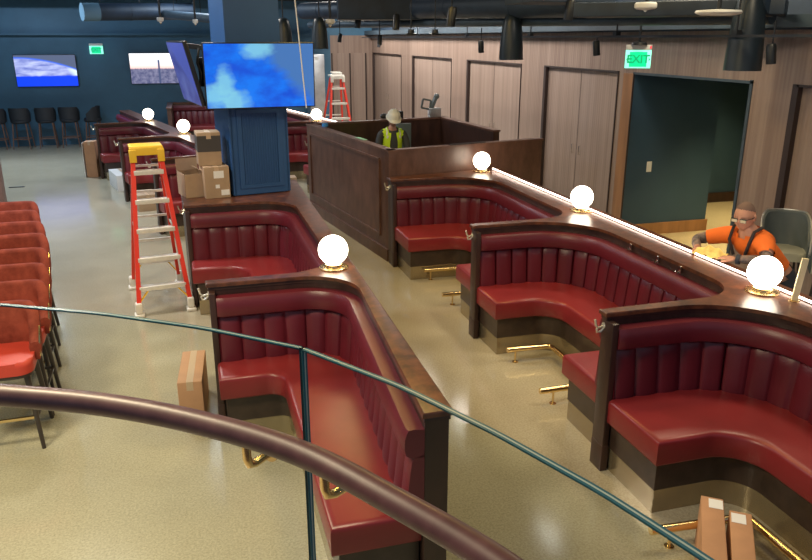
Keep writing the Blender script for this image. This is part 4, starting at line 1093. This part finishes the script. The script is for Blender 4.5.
bmesh.ops.transform(b, matrix=Matrix.Translation(hc+Vector((0,0,0))) @ mh @ Matrix.Translation((0,.0,.045)), verts=b.verts); obj('hard_hat', b, 'hardhat', body)

# ------------------------------------------------------------------ glass railing and handrail
GZ0, GZ1 = 1.2, 2.27
def glass_panel(label, pts):
    t = thing('glass_panel', label, 'glass panel', (0,0,0), 0, 'curved glass railing panels')
    th = .011; P = rnd([(x, y, .6) for x, y in pts], 6) if len(pts) > 2 else pts
    rs, L = resample(P, .03); ns = normals(rs)
    b = B(); ra = []
    for (p, s), n in zip(rs, ns): ra.append([b.verts.new((p.x+n.x*o, p.y+n.y*o, z)) for o, z in ((-th/2,GZ0),(th/2,GZ0),(th/2,GZ1-.001),(-th/2,GZ1-.001))])
    for a, c in zip(ra, ra[1:]): 
        for k in (1,3): b.faces.new((a[k], a[(k+1)%4], c[(k+1)%4], c[k]))
    g = obj('pane', b, 'glass', t, False)
    b = B()
    def strip(bm, o0, o1, z0, z1, ends=False):
        rr = [[bm.verts.new((p.x+n.x*o, p.y+n.y*o, z)) for o, z in ((o0,z0),(o1,z0),(o1,z1),(o0,z1))] for (p, s), n in zip(rs, ns)]
        for a, c in zip(rr, rr[1:]):
            for k in range(4): bm.faces.new((a[k], a[(k+1)%4], c[(k+1)%4], c[k]))
        bm.faces.new(rr[0]); bm.faces.new(rr[-1][::-1])
    strip(b, -th/2, -.0015, GZ1-.003, GZ1); strip(b, .0015, th/2, GZ1-.003, GZ1)
    for e in (0, -1):
        p, n = rs[e][0], ns[e]; d = Vector((-n.y, n.x)) * (1 if e == 0 else -1)
        for o0, o1 in ((-th/2,-.0015),(.0015,th/2)):
            q = [p+n*o0, p+n*o1, p+n*o1+d*.003, p+n*o0+d*.003]
            prism(b, [(v.x, v.y) for v in q], GZ0, GZ1)
    tag(obj('polished_edge', b, 'glass_edge', t, False), 'teal polished edge of the glass')
    b = B(); strip(b, -.0015, .0015, GZ1-.003, GZ1+.0002)
    for e in (0, -1):
        p, n = rs[e][0], ns[e]; d = Vector((-n.y, n.x)) * (1 if e == 0 else -1)
        q = [p-n*.0015, p+n*.0015, p+n*.0015+d*.0032, p-n*.0015+d*.0032]; prism(b, [(v.x, v.y) for v in q], GZ0, GZ1)
    tag(obj('interlayer', b, 'glass_lam', t, False), 'pale interlayer line in the glass edge')
    return t
gp = [(-.95,1.86),(-.62,1.74),(-.41,1.64),(-.21,1.53),(-.01,1.39),(.160,1.238)]
gq = [(.162,1.2345),(.29,1.04),(.38,.86),(.45,.69),(.49,.56),(.53,.42)]
glass_panel('curved clear glass railing panel on the left, its edge joint at the picture centre', gp)
glass_panel('curved clear glass railing panel on the right, dropping to the lower right corner', gq)
t = thing('handrail', 'polished reddish wood handrail sweeping across the lower foreground', 'handrail', (0,0,0))
HZ = 2.12
def smooth(pts, n=6):
    out = []; Q = [Vector(p) for p in [pts[0]]+pts+[pts[-1]]]
    for i in range(1, len(Q)-2):
        for k in range(n):
            f = k/n; a, b_, c, d = Q[i-1:i+3]
            out.append(.5*((2*b_)+(c-a)*f+(2*a-5*b_+4*c-d)*f*f+(3*b_-a-3*c+d)*f**3))
    return [(v.x, v.y) for v in out]+[tuple(pts[-1])]
hp = smooth([(-.95,1.76),(-.66,1.64),(-.41,1.52),(-.21,1.42),(-.03,1.293),(.135,1.135),(.26,.945),(.36,.765),(.43,.57),(.47,.40)])
b = B(); rs, L = resample(hp, .02); ns = normals(rs); rr = []
for (p, s), n in zip(rs, ns):
    rr.append([b.verts.new((p.x+n.x*.0235*math.cos(a), p.y+n.y*.0235*math.cos(a), HZ+.0225*math.sin(a)-.002)) for a in [2*PI*k/20 for k in range(20)]])
for a, c in zip(rr, rr[1:]):
    for k in range(20): b.faces.new((a[k], a[(k+1)%20], c[(k+1)%20], c[k]))
b.faces.new(rr[0]); b.faces.new(rr[-1][::-1]); obj('rail', b, 'handrail', t)
for (x, y) in ((.050,1.225),(.172,1.09)):
    # normal towards the glass
    k = min(range(len(rs)), key=lambda i: (rs[i][0]-Vector((x, y))).length); p, n = rs[k][0], ns[k]; g = -n; d = Vector((-n.y, n.x))
    b = B()
    P = lambda o, z, s=0: (p.x+g.x*o+d.x*s, p.y+g.y*o+d.y*s, HZ+z)
    tube(b, [P(0,-.020),P(0,-.050),P(.006,-.066),P(.022,-.072),P(.050,-.074),P(.070,-.074)], .0085, 10); tube(b, [P(.064,-.074),P(.086,-.074)], .019, 16)
    tube(b, [P(0,-.022,-.03),P(0,-.022,.03)], .006, 8)
    tag(obj('bracket', b, 'brass', t), 'brass rail bracket')

# ------------------------------------------------------------------ lights
def area(loc, size, power, col, rot=(0,0,0), sy=None, spread=180):
    l = bpy.data.lights.new('l', 'AREA'); l.energy = power*.55; l.color = col; l.size = size; l.spread = R(spread)
    if sy: l.shape = 'RECTANGLE'; l.size_y = sy
    o = bpy.data.objects.new('ceiling_light', l); C.objects.link(o); o.location = loc; o.rotation_euler = rot; return o
WARM, NEU, COOL, YEL = (1,.84,.56), (1,.93,.84), (.70,.85,1), (1,.68,.22)
for x, y, p, c in [(-2.6,3.2,330,WARM), (-1.3,2.8,210,WARM), (2.0,5.4,85,YEL), (1.6,8.6,110,YEL), (-1.6,8.4,230,NEU), (-3.0,13.0,280,COOL), (.3,13.0,130,NEU),
                   (-4.0,18.5,480,COOL), (.5,18.0,170,COOL), (3.4,18.0,150,NEU), (4.3,13.5,130,NEU), (4.9,7.0,110,WARM), (4.2,4.2,100,WARM), (-6,8,150,COOL)]:
    area((x,y,4.3), .7, p, c)
# wall washers for the wood wall, from the track
for y, p in ((8,30),(11.5,80),(14,140),(16.5,180),(19.5,220),(22.5,220)): area((4.4,y,3.9), .4, p, NEU, (0,R(-45),0))
area((7.3,8.1,3.1), .3, 75, (1,.72,.30), spread=75); area((8.6,9.9,3.1), .3, 60, (1,.72,.30), spread=80)
w = bpy.data.worlds.new('world'); bpy.context.scene.world = w; w.use_nodes = True
w.node_tree.nodes['Background'].inputs[0].default_value = (.60,.75,1,1); w.node_tree.nodes['Background'].inputs[1].default_value = .36

# ------------------------------------------------------------------ camera
cam = bpy.data.cameras.new('camera'); co = bpy.data.objects.new('camera', cam); C.objects.link(co)
cam.lens = 743/812*36; cam.sensor_width = 36; cam.sensor_fit = 'HORIZONTAL'; cam.clip_start = .02
pitch = math.atan(242/743)
co.location = (0,0,2.8); co.rotation_euler = (PI/2-pitch, 0, R(-16))
bpy.context.scene.camera = co
vs = bpy.context.scene.view_settings; vs.view_transform = 'Standard'; vs.look = 'None'; vs.gamma = 1; vs.exposure = 0
bpy.context.scene.view_settings.use_curve_mapping = False
